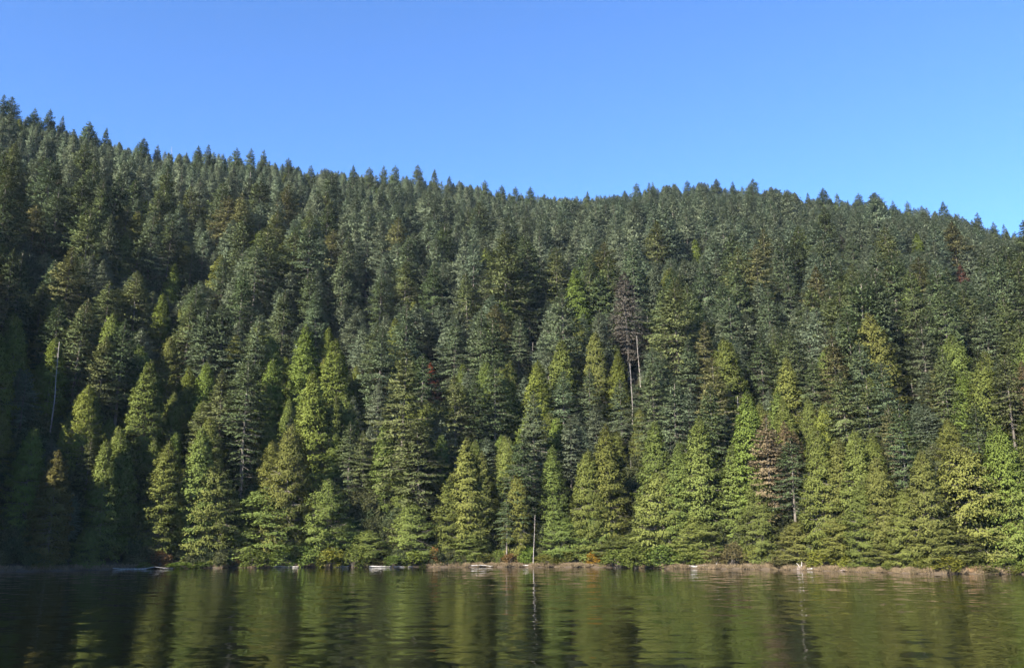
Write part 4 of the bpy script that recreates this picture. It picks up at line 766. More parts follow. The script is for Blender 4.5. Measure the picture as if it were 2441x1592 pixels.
# cells where the trees stay lower
LOWER = {4625:6.9,4626:7.1,4627:15.7,4743:17.4,4744:13.4,4746:10.8,4765:14.7,4766:12.5,4767:11.9,4768:8.5,4769:13.1,4887:9.8,4907:15.2,4910:7.0,4912:10.8,5027:12.9,5028:15.5,5049:16.4,5051:10.8,5053:18.8,5054:9.8,5170:9.3,5171:13.6,5173:12.6,5193:23.9,5194:8.9,5195:16.9,5196:15.8,5311:22.4,5315:13.0,5316:19.1,5329:10.7,5331:18.0,5332:17.6,5333:12.6,5336:12.9,5338:17.8,5453:20.8,5458:16.3,5460:14.4,5471:7.2,5473:18.3,5474:16.4,5475:22.4,5476:10.9,5477:19.0,5480:15.1,5481:17.2,5482:19.7,5594:19.1,5597:20.9,5598:11.6,5599:12.8,5601:13.9,5602:15.5,5606:15.3,5607:16.3,5609:20.3,5610:19.1,5611:15.0,5616:11.6,5618:16.0,5735:18.6,5736:21.2,5742:11.0,5743:9.4,5744:15.9,5745:11.8,5746:19.2,5747:6.6,5748:18.7,5749:17.6,5750:14.5,5751:12.8,5753:17.1,5754:11.9,5755:14.6,5756:27.2,5757:15.4,5759:13.3,5765:29.3,5876:21.1,5877:19.0,5878:22.8,5879:23.6,5880:17.1,5885:10.0,5886:8.0,5887:16.0,5888:18.4,5890:16.0,5893:17.7,5894:18.1,5895:15.5,5896:9.0,5897:22.7,5901:9.0,5905:30.2,5908:26.0,6018:16.2,6019:17.3,6021:23.0,6022:26.7,6023:12.3,6027:19.8,6028:14.9,6029:17.3,6030:11.2,6031:18.7,6032:15.9,6033:12.2,6037:13.6,6040:18.1,6042:20.7,6044:22.3,6046:30.2,6047:31.1,6048:30.0,6159:13.7,6160:15.5,6161:17.3,6162:20.4,6163:20.7,6164:10.7,6165:28.2,6168:14.8,6169:17.5,6170:13.7,6173:21.2,6174:11.6,6175:17.0,6176:18.4,6177:16.9,6179:12.3,6180:7.2,6184:19.3,6186:22.7,6189:27.9,6192:24.0,6193:25.3,6305:20.8,6306:18.3,6307:24.5,6308:21.3,6309:18.0,6310:18.5,6312:11.4,6313:11.0,6316:11.8,6318:29.5,6323:9.8,6324:16.5,6326:16.8,6327:16.2,6328:18.8,6329:20.9,6330:24.4,6332:27.1,6335:20.4,6336:21.8,6446:17.4,6447:15.9,6448:15.3,6449:22.8,6451:18.5,6453:9.9,6454:8.2,6455:18.4,6457:9.6,6460:17.4,6461:10.2,6462:16.2,6464:16.1,6466:12.6,6468:14.9,6470:19.5,6471:19.0,6473:26.3,6478:20.9,6588:14.5,6589:15.4,6590:14.2,6591:18.6,6593:19.6,6595:13.8,6597:19.2,6598:20.0,6599:19.6,6601:23.6,6602:25.1,6604:17.8,6605:26.8,6607:14.1,6612:20.4,6613:15.8,6614:18.6,6616:28.2,6618:27.6,6619:25.3,6620:21.5,6731:13.5,6732:17.4,6737:16.8,6738:18.7,6739:16.4,6740:18.2,6741:22.4,6742:21.9,6743:22.5,6744:24.6,6746:19.0,6747:18.7,6748:19.4,6750:10.1,6754:14.4,6756:19.5,6758:27.4,6874:15.9,6880:19.5,6881:18.2,6882:18.3,6883:20.6,6884:19.6,6885:17.4,6887:18.8,6889:19.0,6890:17.6,6891:18.5,6892:13.1,6893:9.4,6898:17.6,6899:23.3,6902:24.7,7004:29.8,7005:28.4,7015:14.1,7016:14.8,7022:18.0,7024:17.7,7025:16.8,7026:17.8,7027:16.0,7028:21.6,7029:17.3,7030:20.4,7031:17.1,7032:16.1,7034:18.0,7035:29.9,7040:13.5,7043:22.7,7044:25.9,7045:24.9,7047:18.3,7145:26.7,7164:13.1,7166:18.6,7167:16.5,7168:13.7,7173:17.9,7175:14.8,7177:17.7,7178:28.7,7186:24.8,7188:26.6,7190:19.2,7286:25.0,7287:30.4,7288:26.3,7291:29.7,7306:17.8,7308:15.9,7314:17.9,7315:16.4,7328:20.6,7331:24.4,7332:15.4,7428:23.7,7448:26.6,7456:19.1,7457:14.5,7463:27.5,7464:26.2,7470:20.8,7471:22.3,7475:14.9,7476:15.3,7477:26.7,7568:23.1,7569:24.3,7570:23.7,7572:30.4,7577:30.6,7598:12.5,7599:14.2,7604:25.0,7605:23.7,7611:24.4,7612:19.0,7613:20.8,7615:23.7,7617:13.8,7618:17.5,7620:26.2,7710:24.6,7712:23.8,7713:23.7,7714:25.5,7715:23.5,7717:29.9,7742:12.2,7745:24.1,7746:22.8,7747:20.2,7748:21.1,7755:23.4,7756:18.8,7758:24.8,7759:24.3,7761:26.0,7762:25.3,7763:27.5,7851:23.4,7852:24.5,7854:25.2,7856:22.8,7887:25.4,7888:22.0,7889:21.0,7890:17.9,7896:23.9,7897:17.9,7900:22.3,7901:20.6,7902:30.8,7904:25.4,7993:22.9,7994:23.9,7995:26.5,7996:26.1,7998:24.9,8002:31.4,8030:21.0,8031:19.2,8032:17.6,8033:26.3,8039:21.6,8040:15.5,8042:31.3,8043:19.5,8044:20.6,8047:24.4,8048:26.1,8138:26.5,8143:30.8,8172:19.4,8173:19.0,8174:17.4,8182:13.2,8185:17.1,8186:18.4,8188:26.1,8189:25.3,8190:25.4,8276:21.3,8277:23.7,8279:24.2,8281:23.7,8282:26.3,8284:26.3,8288:30.9,8314:19.4,8315:16.7,8316:15.8,8317:13.7,8324:19.3,8325:18.6,8328:18.2,8329:18.5,8331:27.2,8332:25.5,8416:23.6,8419:23.4,8423:25.8,8424:30.0,8434:30.6,8458:14.4,8459:18.6,8466:16.9,8470:18.3,8471:30.6,8474:26.4,8475:27.1,8559:24.1,8560:24.9,8563:22.3,8565:22.8,8566:26.4,8568:26.4,8569:27.0,8571:25.0,8572:27.9,8576:30.8,8601:13.8,8609:16.3,8610:29.6,8612:26.5,8616:29.6,8617:24.7,8618:26.7,8624:19.5,8699:20.9,8700:24.3,8705:23.3,8706:20.8,8707:22.9,8708:25.8,8709:26.3,8710:30.1,8711:26.7,8718:26.1,8719:31.2,8750:16.2,8751:15.5,8758:28.7,8760:24.3,8841:22.3,8842:21.8,8843:24.4,8844:24.1,8845:24.1,8846:20.6,8847:21.0,8848:22.3,8849:23.1,8850:23.4,8851:24.1,8857:27.5,8858:30.0,8859:30.6,8860:25.4,8862:28.4,8863:28.6,8894:16.6,8896:26.6,8898:29.1,8901:28.4,8902:23.7,8903:23.9,8909:21.7,8982:26.2,8985:24.4,8987:21.0,8988:24.7,8989:25.4,8990:22.3,8991:23.9,8992:23.1,8993:25.8,8994:23.5,8996:24.0,9004:28.0,9035:12.4,9036:20.5,9037:27.6,9039:25.7,9044:24.9,9045:24.2,9049:25.2,9050:22.7,9051:22.4,9124:24.6,9130:22.3,9131:21.5,9137:26.7,9138:26.7,9140:24.8,9141:26.0,9142:26.6,9144:30.4,9146:28.7,9147:28.0,9149:30.6,9150:29.3,9178:26.8,9180:30.1,9188:25.2,9193:25.2,9268:24.7,9273:26.2,9274:22.7,9275:25.8,9277:21.6,9278:23.1,9281:26.4,9283:31.2,9284:24.2,9287:30.9,9288:26.8,9296:31.4,9319:25.8,9329:22.7,9333:26.3,9336:24.9,9337:23.2,9412:24.6,9416:25.7,9417:23.4,9419:23.5,9421:21.9,9424:26.5,9425:24.8,9426:26.4,9427:25.7,9431:25.1,9435:28.7,9454:30.4,9456:30.7,9457:29.4,9464:29.6,9470:31.3,9472:24.3,9473:23.9,9475:25.4,9478:26.5,9479:25.6,9548:30.5,9550:29.3,9556:25.3,9557:24.7,9558:22.3,9559:25.0,9561:21.1,9562:21.0,9569:24.9,9572:24.5,9574:24.9,9575:27.6,9588:30.8,9598:31.4,9603:25.4,9606:28.3,9611:27.1,9614:23.2,9615:24.9,9618:25.9,9620:27.2,9694:30.3,9696:28.2,9697:27.6,9700:22.7,9701:25.3,9703:22.5,9704:21.7,9706:26.5,9707:23.5,9708:24.6,9709:26.6,9713:22.0,9718:24.5,9720:28.1,9742:30.9,9746:23.5,9748:27.5,9753:25.2,9754:27.1,9756:24.8,9757:25.4,9758:24.1,9762:26.3,9765:20.9,9837:28.7,9838:27.5,9839:30.0,9841:26.2,9844:21.6,9847:22.3,9850:26.4,9851:25.6,9857:29.3,9858:23.3,9859:23.9,9861:26.6,9868:30.6,9882:26.8,9884:30.2,9888:26.4,9889:27.9,9890:27.2,9894:25.8,9895:30.0,9897:26.4,9902:27.4,9904:25.8,9905:22.9,9906:23.3,9907:19.7,9978:29.5,9983:28.3,9984:26.4,9986:21.1,9987:20.5,9988:22.7,9991:25.8,9993:26.6,9997:18.3,9998:18.6,10000:24.7,10002:25.0,10003:27.1,10007:29.1,10025:25.2,10027:27.6,10033:26.4,10036:25.7,10037:25.6,10038:29.3,10045:27.4,10047:24.2,10049:23.5,10050:18.2,10123:30.7,10126:22.7,10128:21.6,10130:25.1,10132:26.1,10135:23.9,10137:21.7,10138:24.1,10139:18.0,10140:25.0,10142:22.8,10144:27.3,10161:30.5,10166:26.1,10167:22.6,10168:24.7,10169:29.7,10172:26.7,10176:29.6,10178:27.2,10181:27.5,10183:25.5,10184:25.2,10185:27.3,10186:27.0,10188:26.5,10191:22.1,10192:19.3,10267:27.7,10274:23.9,10277:22.5,10278:26.6,10279:21.4,10281:17.8,10282:25.0,10284:20.4,10285:22.5,10290:29.3,10291:28.3,10294:29.6,10295:27.3,10296:28.6,10297:30.1,10303:30.9,10309:24.8,10311:27.4,10318:25.5,10321:24.0,10322:26.5,10323:25.9,10324:29.0,10331:22.8,10333:22.0,10334:22.9,10335:20.8,10409:28.2,10413:26.2,10419:24.4,10420:25.7,10421:19.6,10422:24.5,10423:18.5,10424:24.7,10425:20.6,10426:21.4,10427:21.8,10428:27.6,10446:29.9,10449:26.5,10451:24.5,10453:29.6,10456:25.5,10459:23.6,10460:23.4,10461:25.7,10463:24.6,10466:28.9,10470:27.0,10471:30.2,10472:27.5,10473:23.2,10474:20.2,10475:20.0,10476:21.2,10477:20.8,10478:18.8,10552:30.3,10554:27.6,10555:26.2,10556:24.3,10557:27.6,10558:30.0,10559:30.5,10560:26.2,10562:25.3,10563:19.2,10564:24.7,10565:17.6,10568:23.6,10569:20.8,10570:25.1,10571:30.0,10574:25.1,10578:29.2,10588:29.3,10591:25.1,10594:26.1,10596:29.6,10597:29.1,10601:25.2,10602:23.8,10603:24.1,10606:26.0,10609:26.8,10613:22.3,10614:28.3,10615:24.6,10616:21.3,10617:22.6,10618:22.4,10619:23.7,10620:21.4,10621:23.2,10693:27.4,10696:25.8,10699:26.2,10701:29.9,10702:27.9,10704:17.8,10705:21.7,10706:16.1,10707:26.6,10708:24.4,10709:22.9,10710:26.0,10712:25.3,10716:26.6,10717:29.7,10719:26.3,10720:26.9,10721:28.8,10729:28.9,10733:27.4,10734:27.5,10736:25.2,10742:25.2,10743:21.6,10744:23.7,10745:24.8,10746:25.2,10749:26.0,10751:29.4,10753:24.5,10754:20.3,10755:22.6,10757:22.2,10758:23.6,10759:22.4,10762:22.4,10763:22.7,10835:30.3,10836:29.0,10845:29.7,10847:24.1,10848:16.2,10849:24.5,10850:23.5,10851:26.1,10853:28.2,10854:25.2,10858:24.5,10859:25.7,10860:31.4,10864:27.9,10865:29.0,10875:23.0,10876:24.0,10880:26.8,10884:24.7,10886:23.3,10887:21.6,10892:27.2,10896:23.3,10897:20.3,10898:20.6,10899:24.7,10901:25.2,10902:22.7,10903:22.6,10904:24.9,10980:31.1,10985:27.1,10988:24.9,10989:20.8,10992:25.3,10993:27.3,10997:27.8,11000:24.1,11001:29.9,11003:24.6,11004:20.8,11005:24.1,11014:29.3,11015:25.7,11016:26.5,11017:24.4,11021:26.0,11027:23.4,11028:24.9,11029:22.5,11030:24.5,11032:24.7,11037:28.0,11039:19.6,11040:19.7,11043:24.5,11044:21.7,11045:25.6,11046:25.5,11047:24.6,11121:29.1,11124:30.9,11132:21.6,11135:24.5,11136:26.6,11138:25.9,11141:25.1,11142:25.3,11143:30.2,11145:22.4,11146:23.3,11154:31.0,11158:24.1,11160:23.1,11163:28.2,11164:29.1,11169:21.8,11170:25.7,11171:23.1,11173:26.1,11174:31.4,11178:25.5,11180:26.0,11181:20.1,11182:19.3,11183:25.3,11184:26.2,11186:25.0,11191:23.2,11268:30.4,11270:25.3,11271:25.9,11272:24.4,11273:22.0,11275:23.0,11276:23.6,11283:24.5,11284:23.1,11286:21.6,11287:24.7,11288:19.7,11296:29.6,11298:26.7,11299:24.0,11301:24.2,11302:24.8,11306:30.2,11307:30.5,11312:20.8,11313:21.2,11314:24.6,11317:22.9,11318:26.7,11319:30.3,11321:26.8,11323:21.2,11325:26.4,11327:27.4,11330:24.6,11332:25.6,11411:28.9,11413:26.6,11414:25.5,11415:22.3,11417:23.1,11418:25.2,11419:26.7,11423:30.3,11424:28.8,11425:26.6,11427:28.8,11428:24.1,11429:24.2,11431:23.2,11433:28.6,11437:24.5,11440:24.1,11441:25.7,11442:26.2,11444:26.5,11447:26.4,11454:21.3,11455:22.7,11456:22.9,11457:23.1,11458:24.7,11459:28.7,11460:23.2,11462:26.2,11464:24.2,11467:26.5,11469:27.7,11472:24.1,11475:23.3,11476:23.9,11477:21.3,11554:26.9,11557:21.5,11559:26.7,11560:25.4,11561:25.2,11564:30.8,11565:28.9,11567:18.6,11568:20.6,11572:21.7,11573:23.1,11574:26.1,11578:26.7,11579:24.7,11584:26.0,11586:26.0,11587:24.5,11590:25.5,11597:25.1,11598:22.8,11599:23.7,11600:24.2,11602:20.0,11603:22.6,11607:27.9,11609:26.4,11610:27.7,11612:29.2,11614:27.4,11615:25.8,11616:22.4,11617:24.5,11618:23.3,11619:23.6,11695:31.4,11699:21.3,11701:26.5,11702:24.8,11704:29.4,11705:26.2,11709:24.2,11710:18.3,11711:24.9,11713:19.3,11714:21.8,11715:22.8,11716:23.2,11717:24.1,11723:27.4,11724:28.0,11725:25.5,11728:28.5,11729:28.8,11732:27.3,11733:25.7,11738:19.1,11739:20.9,11742:26.9,11745:21.0,11746:19.2,11749:29.2,11751:25.8,11752:26.3,11757:24.1,11758:23.0,11759:25.2,11760:23.1,11762:25.0,11838:29.9,11849:29.2,11850:25.2,11851:27.7,11853:25.5,11854:26.3,11855:23.4,11856:22.4,11857:23.2,11858:23.7,11861:30.2,11863:21.8,11866:25.7,11868:26.1,11873:24.3,11880:20.3,11883:25.9,11885:25.5,11887:17.7,11888:18.6,11893:24.2,11894:25.9,11900:23.2,11902:25.6,11982:26.3,11983:24.6,11991:27.1,11992:25.7,11993:20.7,11994:20.8,11996:23.7,11997:19.3,11998:19.1,11999:22.1,12000:25.0,12001:24.0,12003:28.1,12011:25.9,12013:26.7,12024:23.3,12025:23.2,12028:28.8,12030:17.1,12031:19.2,12032:30.5,12038:26.5,12045:24.5,12046:25.5,12121:31.3,12124:26.5,12128:31.0,12133:23.6,12135:21.2,12136:19.1,12140:19.6,12142:25.7,12143:28.3,12145:25.3,12147:22.5,12148:26.3,12155:29.9,12156:29.4,12157:24.3,12158:22.1,12159:22.0,12165:19.7,12166:23.7,12167:20.5,12169:20.7,12171:26.4,12173:24.2,12175:30.3,12178:30.6,12183:29.7,12189:27.2,12269:30.4,12274:29.8,12276:23.3,12277:18.2,12278:20.2,12280:26.0,12281:25.0,12282:19.2,12283:21.0,12286:26.9,12288:24.8,12291:29.5,12293:24.9,12294:27.6,12301:23.8,12302:22.1,12308:22.6,12309:21.4,12310:18.6,12311:21.0,12312:20.3,12313:27.9,12314:25.7,12319:29.9,12320:30.8,12327:29.4,12328:29.0,12330:28.5,12415:31.3,12417:25.7,12419:18.6,12420:18.4,12423:24.9,12424:19.3,12425:18.1,12427:30.4,12435:25.8,12437:24.9,12438:30.9,12439:23.7,12440:26.9,12443:20.1,12446:26.1,12450:21.2,12452:18.0,12453:24.0,12454:24.5,12455:27.8,12456:23.8,12458:24.2,12467:29.8,12468:29.6,12471:28.3,12473:30.9,12562:25.7,12563:27.6,12565:25.7,12567:18.2,12568:19.1,12569:23.5,12571:26.3,12572:24.6,12575:28.3,12576:27.5,12582:26.1,12584:25.4,12585:24.0,12586:22.6,12587:25.6,12593:20.2,12594:22.2,12595:17.9,12596:20.6,12597:22.3,12600:26.5,12606:27.5,12607:24.2,12608:26.7,12609:26.7,12610:29.1,12612:30.9,12613:29.8,12704:24.2,12705:26.5,12708:24.2,12710:21.1,12711:25.9,12720:27.9,12721:25.7,12723:24.1,12724:24.8,12727:22.0,12728:22.2,12729:26.3,12734:21.8,12735:19.1,12736:19.7,12738:24.3,12741:25.0,12742:26.4,12744:31.0,12745:31.0,12748:30.8,12749:26.2,12750:25.5,12845:26.8,12846:26.5,12848:28.3,12850:24.2,12851:23.3,12853:21.5,12854:25.0,12856:26.1,12860:28.8,12863:26.0,12864:24.3,12865:29.6,12866:21.0,12867:24.5,12870:22.4,12873:29.5,12876:30.5,12877:20.2,12878:26.1,12880:23.5,12881:23.6,12890:30.8,12895:30.9,12986:29.7,12989:28.3,12992:26.1,12994:24.1,12997:24.4,12999:28.6,13000:29.4,13004:26.0,13008:23.7,13009:31.4,13010:24.2,13012:22.4,13013:22.3,13017:30.2,13018:20.2,13019:19.6,13023:24.8,13026:27.4,13027:27.9,13033:28.1,13136:25.6,13137:24.6,13138:25.1,13140:26.0,13141:27.4,13144:30.5,13147:24.3,13148:22.4,13149:31.3,13151:20.0,13153:24.1,13156:27.9,13157:28.9,13162:18.9,13163:24.0,13164:24.9,13168:30.5,13173:29.8,13176:30.4,13270:31.4,13271:30.2,13272:30.1,13275:27.1,13276:25.2,13281:24.3,13285:29.4,13287:28.3,13288:24.1,13290:21.6,13293:30.6,13294:30.4,13296:22.5,13299:26.3,13302:30.5,13303:19.4,13304:23.4,13311:30.7,13312:28.6,13316:31.0,13418:25.9,13419:23.8,13420:26.6,13421:28.3,13425:27.3,13426:30.0,13427:29.6,13431:20.1,13435:23.6,13436:25.8,13439:22.7,13442:26.7,13447:26.5,13448:29.1,13451:29.2,13454:28.9,13456:27.9,13462:29.7,13558:27.6,13564:25.9,13568:26.6,13572:23.8,13573:19.3,13574:21.7,13577:22.2,13580:24.0,13581:20.8,13585:28.9,13586:27.9,13591:28.0,13593:31.1,13595:29.3,13703:26.9,13704:25.7,13706:28.9,13709:26.3,13711:30.6,13714:21.2,13716:20.8,13717:18.7,13722:22.7,13725:23.6,13726:24.7,13729:28.7,13734:30.9,13847:30.9,13854:26.2,13856:20.7,13857:27.1,13859:26.1,13860:29.9,13861:21.8,13865:18.6,13866:19.9,13867:22.0,13868:23.1,13869:31.0,13872:23.9,13873:24.5,13874:29.6,13879:28.0,13880:31.4,13987:28.4,13990:29.7,13992:31.1,13993:30.4,13996:27.7,13998:24.7,13999:22.1,14000:25.4,14001:26.9,14006:23.1,14007:22.1,14008:17.0,14009:17.4,14010:23.9,14016:27.8,14136:28.0,14137:25.3,14139:26.1,14140:21.8,14141:21.9,14144:27.0,14146:22.7,14149:21.4,14150:17.8,14279:26.0,14280:26.2,14281:23.8,14284:20.8,14285:28.3,14286:25.2,14287:28.8,14288:20.0,14289:21.9,14291:21.4,14292:18.0,14293:23.8,14294:22.1,14303:28.9,14309:29.3,14421:27.4,14422:24.5,14425:20.4,14427:25.5,14430:20.5,14433:20.4,14435:24.0,14436:31.2,14437:28.8,14443:30.2,14445:27.0,14446:30.5,14450:29.5,14562:30.3,14563:28.5,14564:29.3,14567:18.7,14568:19.2,14569:26.2,14570:26.5,14573:18.6,14575:20.8,14576:19.9,14577:26.1,14586:26.5,14587:28.7,14704:28.0,14707:24.3,14709:25.3,14710:27.3,14711:30.5,14713:31.0,14714:20.8,14715:17.8,14717:19.1,14727:30.4,14730:30.1,14848:28.5,14854:29.2,14857:19.5,14861:26.6,14862:26.0,14869:30.0,14872:27.1,14873:30.9,14992:29.0,14995:26.2,14996:30.7,14998:28.8,15001:18.2,15014:28.8,15132:28.7,15137:25.6,15138:26.0,15139:30.5,15141:24.8,15143:28.6,15144:24.5,15146:26.5,15155:31.4,15156:29.2,15157:28.2,15275:31.3,15278:31.1,15282:25.1,15283:25.3,15284:28.5,15285:25.4,15287:27.0,15288:28.4,15421:27.8,15423:24.9,15438:31.3,15564:27.8,15565:25.2,15568:30.2,15571:28.2,15580:30.4,15710:26.7,15716:30.7,15724:30.6,15850:29.1,15851:27.0,15852:29.9,15992:28.3,15994:29.6,15995:30.4,16000:28.7}

# ---------------------------------------------------------------- helpers
def tag(o, label=None, category=None, group=None, kind=None):
    if label: o['label'] = label
    if category: o['category'] = category
    if group: o['group'] = group
    if kind: o['kind'] = kind
    return o

def mesh_from(name, verts, faces, mat=None, var=None, normals=None):
    """verts (n,3) array, faces (m,3|4) array"""
    verts = np.asarray(verts, np.float32); faces = np.asarray(faces, np.int32)
    m = bpy.data.meshes.new(name)
    m.vertices.add(len(verts)); m.vertices.foreach_set('co', verts.ravel())
    k = faces.shape[1]
    m.loops.add(faces.size); m.loops.foreach_set('vertex_index', faces.ravel())
    m.polygons.add(len(faces)); m.polygons.foreach_set('loop_start', np.arange(0, faces.size, k, dtype=np.int32))
    if var is not None:
        a = m.attributes.new('variation', 'FLOAT', 'POINT'); a.data.foreach_set('value', np.asarray(var, np.float32))
    m.update(calc_edges=True); m.validate()
    if normals is not None:
        m.polygons.foreach_set('use_smooth', np.ones(len(m.polygons), bool)); m.normals_split_custom_set_from_vertices([tuple(q) for q in np.asarray(normals, float)])
    if mat: m.materials.append(mat)
    return m

def link(name, data, parent=None):
    o = bpy.data.objects.new(name, data); col.objects.link(o)
    if parent: o.parent = parent
    return o

def tube(path, radii, sides=8, cap=True):
    """tapered tube of triangles through the points of path"""
    path = np.asarray(path, float); V = []; Fc = []
    for i, p in enumerate(path):
        t = path[min(i + 1, len(path) - 1)] - path[max(i - 1, 0)]; t /= np.linalg.norm(t)
        a = np.cross(t, [0, 0, 1.] if abs(t[2]) < .9 else [1., 0, 0]); a /= np.linalg.norm(a); b = np.cross(t, a)
        for s in range(sides):
            q = 2 * math.pi * s / sides
            V.append(p + radii[i] * (math.cos(q) * a + math.sin(q) * b))
    n = len(path)
    for i in range(n - 1):
        for s in range(sides):
            a0, a1 = i * sides + s, i * sides + (s + 1) % sides
            Fc += [(a0, a1, a1 + sides), (a0, a1 + sides, a0 + sides)]
    if cap:
        for e, c in ((0, path[0]), (n - 1, path[-1])):
            V.append(c); k = len(V) - 1
            for s in range(sides): Fc.append((e * sides + s, e * sides + (s + 1) % sides, k))
    return np.array(V), np.array(Fc)

def join(parts):
    V, Fc, o = [], [], 0
    for v, f in parts:
        V.append(v); Fc.append(np.asarray(f) + o); o += len(v)
    return np.concatenate(V), np.concatenate(Fc)

# ---------------------------------------------------------------- materials
def new_mat(name):
    m = bpy.data.materials.new(name); m.use_nodes = True
    nt = m.node_tree; nt.nodes.clear()
    out = nt.nodes.new('ShaderNodeOutputMaterial')
    return m, nt.nodes, nt.links, out

def leaf_material(name, dark, light, translucent=.22, value_spread=.5, hue_spread=.05):
    """needle or leaf: colour by spray and by tree, object colour as the tint of the single tree"""
    m, N, L, out = new_mat(name)
    info = N.new('ShaderNodeObjectInfo'); att = N.new('ShaderNodeAttribute'); att.attribute_name = 'variation'
    mix = N.new('ShaderNodeMix'); mix.data_type = 'RGBA'
    mix.inputs['A'].default_value = (*dark, 1); mix.inputs['B'].default_value = (*light, 1)
    L.new(att.outputs['Fac'], mix.inputs['Factor'])
    tint = N.new('ShaderNodeMix'); tint.data_type = 'RGBA'; tint.blend_type = 'MULTIPLY'; tint.inputs['Factor'].default_value = 1
    L.new(mix.outputs['Result'], tint.inputs['A']); L.new(info.outputs['Color'], tint.inputs['B'])
    val = N.new('ShaderNodeMapRange'); val.inputs['To Min'].default_value = 1 - value_spread / 2; val.inputs['To Max'].default_value = 1 + value_spread / 2
    L.new(info.outputs['Random'], val.inputs['Value'])
    mul = N.new('ShaderNodeMath'); mul.operation = 'MULTIPLY'; mul.inputs[1].default_value = 7.31
    fr = N.new('ShaderNodeMath'); fr.operation = 'FRACT'
    L.new(info.outputs['Random'], mul.inputs[0]); L.new(mul.outputs[0], fr.inputs[0])
    hue = N.new('ShaderNodeMapRange'); hue.inputs['To Min'].default_value = .5 - hue_spread; hue.inputs['To Max'].default_value = .5 + hue_spread
    L.new(fr.outputs[0], hue.inputs['Value'])
    hsv = N.new('ShaderNodeHueSaturation')
    L.new(hue.outputs[0], hsv.inputs['Hue']); L.new(val.outputs[0], hsv.inputs['Value']); L.new(tint.outputs['Result'], hsv.inputs['Color'])
    d = N.new('ShaderNodeBsdfDiffuse'); t = N.new('ShaderNodeBsdfTranslucent'); ms = N.new('ShaderNodeMixShader')
    ms.inputs[0].default_value = translucent
    L.new(hsv.outputs[0], d.inputs[0]); L.new(hsv.outputs[0], t.inputs[0]); L.new(d.outputs[0], ms.inputs[1]); L.new(t.outputs[0], ms.inputs[2])
    L.new(ms.outputs[0], out.inputs[0])
    return m

def rough_material(name, a, b, scale=3.0, stretch=(1, 1, 1), rough=.9, bump=0.0, random_value=0.0):
    m, N, L, out = new_mat(name)
    tc = N.new('ShaderNodeTexCoord'); mp = N.new('ShaderNodeMapping'); mp.inputs['Scale'].default_value = stretch
    nz = N.new('ShaderNodeTexNoise'); nz.inputs['Scale'].default_value = scale; nz.inputs['Detail'].default_value = 6
    L.new(tc.outputs['Object'], mp.inputs[0]); L.new(mp.outputs[0], nz.inputs['Vector'])
    ramp = N.new('ShaderNodeMapRange'); ramp.inputs['From Min'].default_value = .32; ramp.inputs['From Max'].default_value = .68
    L.new(nz.outputs['Fac'], ramp.inputs['Value'])
    mix = N.new('ShaderNodeMix'); mix.data_type = 'RGBA'; mix.inputs['A'].default_value = (*a, 1); mix.inputs['B'].default_value = (*b, 1)
    L.new(ramp.outputs[0], mix.inputs['Factor'])
    bs = N.new('ShaderNodeBsdfPrincipled'); bs.inputs['Roughness'].default_value = rough; bs.inputs['Specular IOR Level'].default_value = .2
    colour = mix.outputs['Result']
    if random_value:
        info = N.new('ShaderNodeObjectInfo'); mr = N.new('ShaderNodeMapRange'); mr.inputs['To Min'].default_value = 1 - random_value; mr.inputs['To Max'].default_value = 1 + random_value
        hs = N.new('ShaderNodeHueSaturation'); L.new(info.outputs['Random'], mr.inputs['Value']); L.new(mr.outputs[0], hs.inputs['Value']); L.new(colour, hs.inputs['Color']); colour = hs.outputs[0]
    L.new(colour, bs.inputs['Base Color'])
    if bump:
        bp = N.new('ShaderNodeBump'); bp.inputs['Strength'].default_value = bump; L.new(nz.outputs['Fac'], bp.inputs['Height']); L.new(bp.outputs[0], bs.inputs['Normal'])
    L.new(bs.outputs[0], out.inputs[0])
    return m

M_FIR = leaf_material('fir_needles', (.068, .088, .043), (.112, .132, .066), .14, .35, .015)
M_HAZED_WOOD = leaf_material('hazed_wood_needles', (.090, .115, .070), (.142, .168, .102), .14, .35, .02)  # fir needles paled and shifted to blue: distance haze put into the colour
M_CEDAR = leaf_material('cedar_sprays', (.088, .099, .028), (.142, .153, .050), .18, .3, .015)
M_DEAD = leaf_material('dead_needles', (.11, .08, .058), (.21, .155, .115), .1, .2, .01)
M_BUSH = leaf_material('bush_leaves', (.07, .09, .02), (.16, .18, .045), .25, .3, .02)
M_BARK = rough_material('bark', (.08, .07, .056), (.18, .155, .128), 2.0, (3, 3, .5), .95, .4, .3)
M_SNAG = rough_material('bare_wood', (.15, .135, .115), (.28, .25, .22), 2.5, (4, 4, .4), .9, .3, .15)
M_DRIFT = rough_material('driftwood', (.20, .18, .155), (.38, .35, .31), 3.0, (1, 1, 1), .9, .3, .15)
M_OLDLOG = rough_material('weathered_log', (.07, .055, .045), (.20, .16, .13), 3.0, (1, 1, 1), .9, .3)
M_FLOOR = rough_material('forest_floor', (.018, .015, .010), (.045, .040, .022), .25, (1, 1, 1), 1.0, 0)
M_GRASS = leaf_material('bank_grass', (.10, .08, .045), (.23, .17, .105), .2, 0, 0)

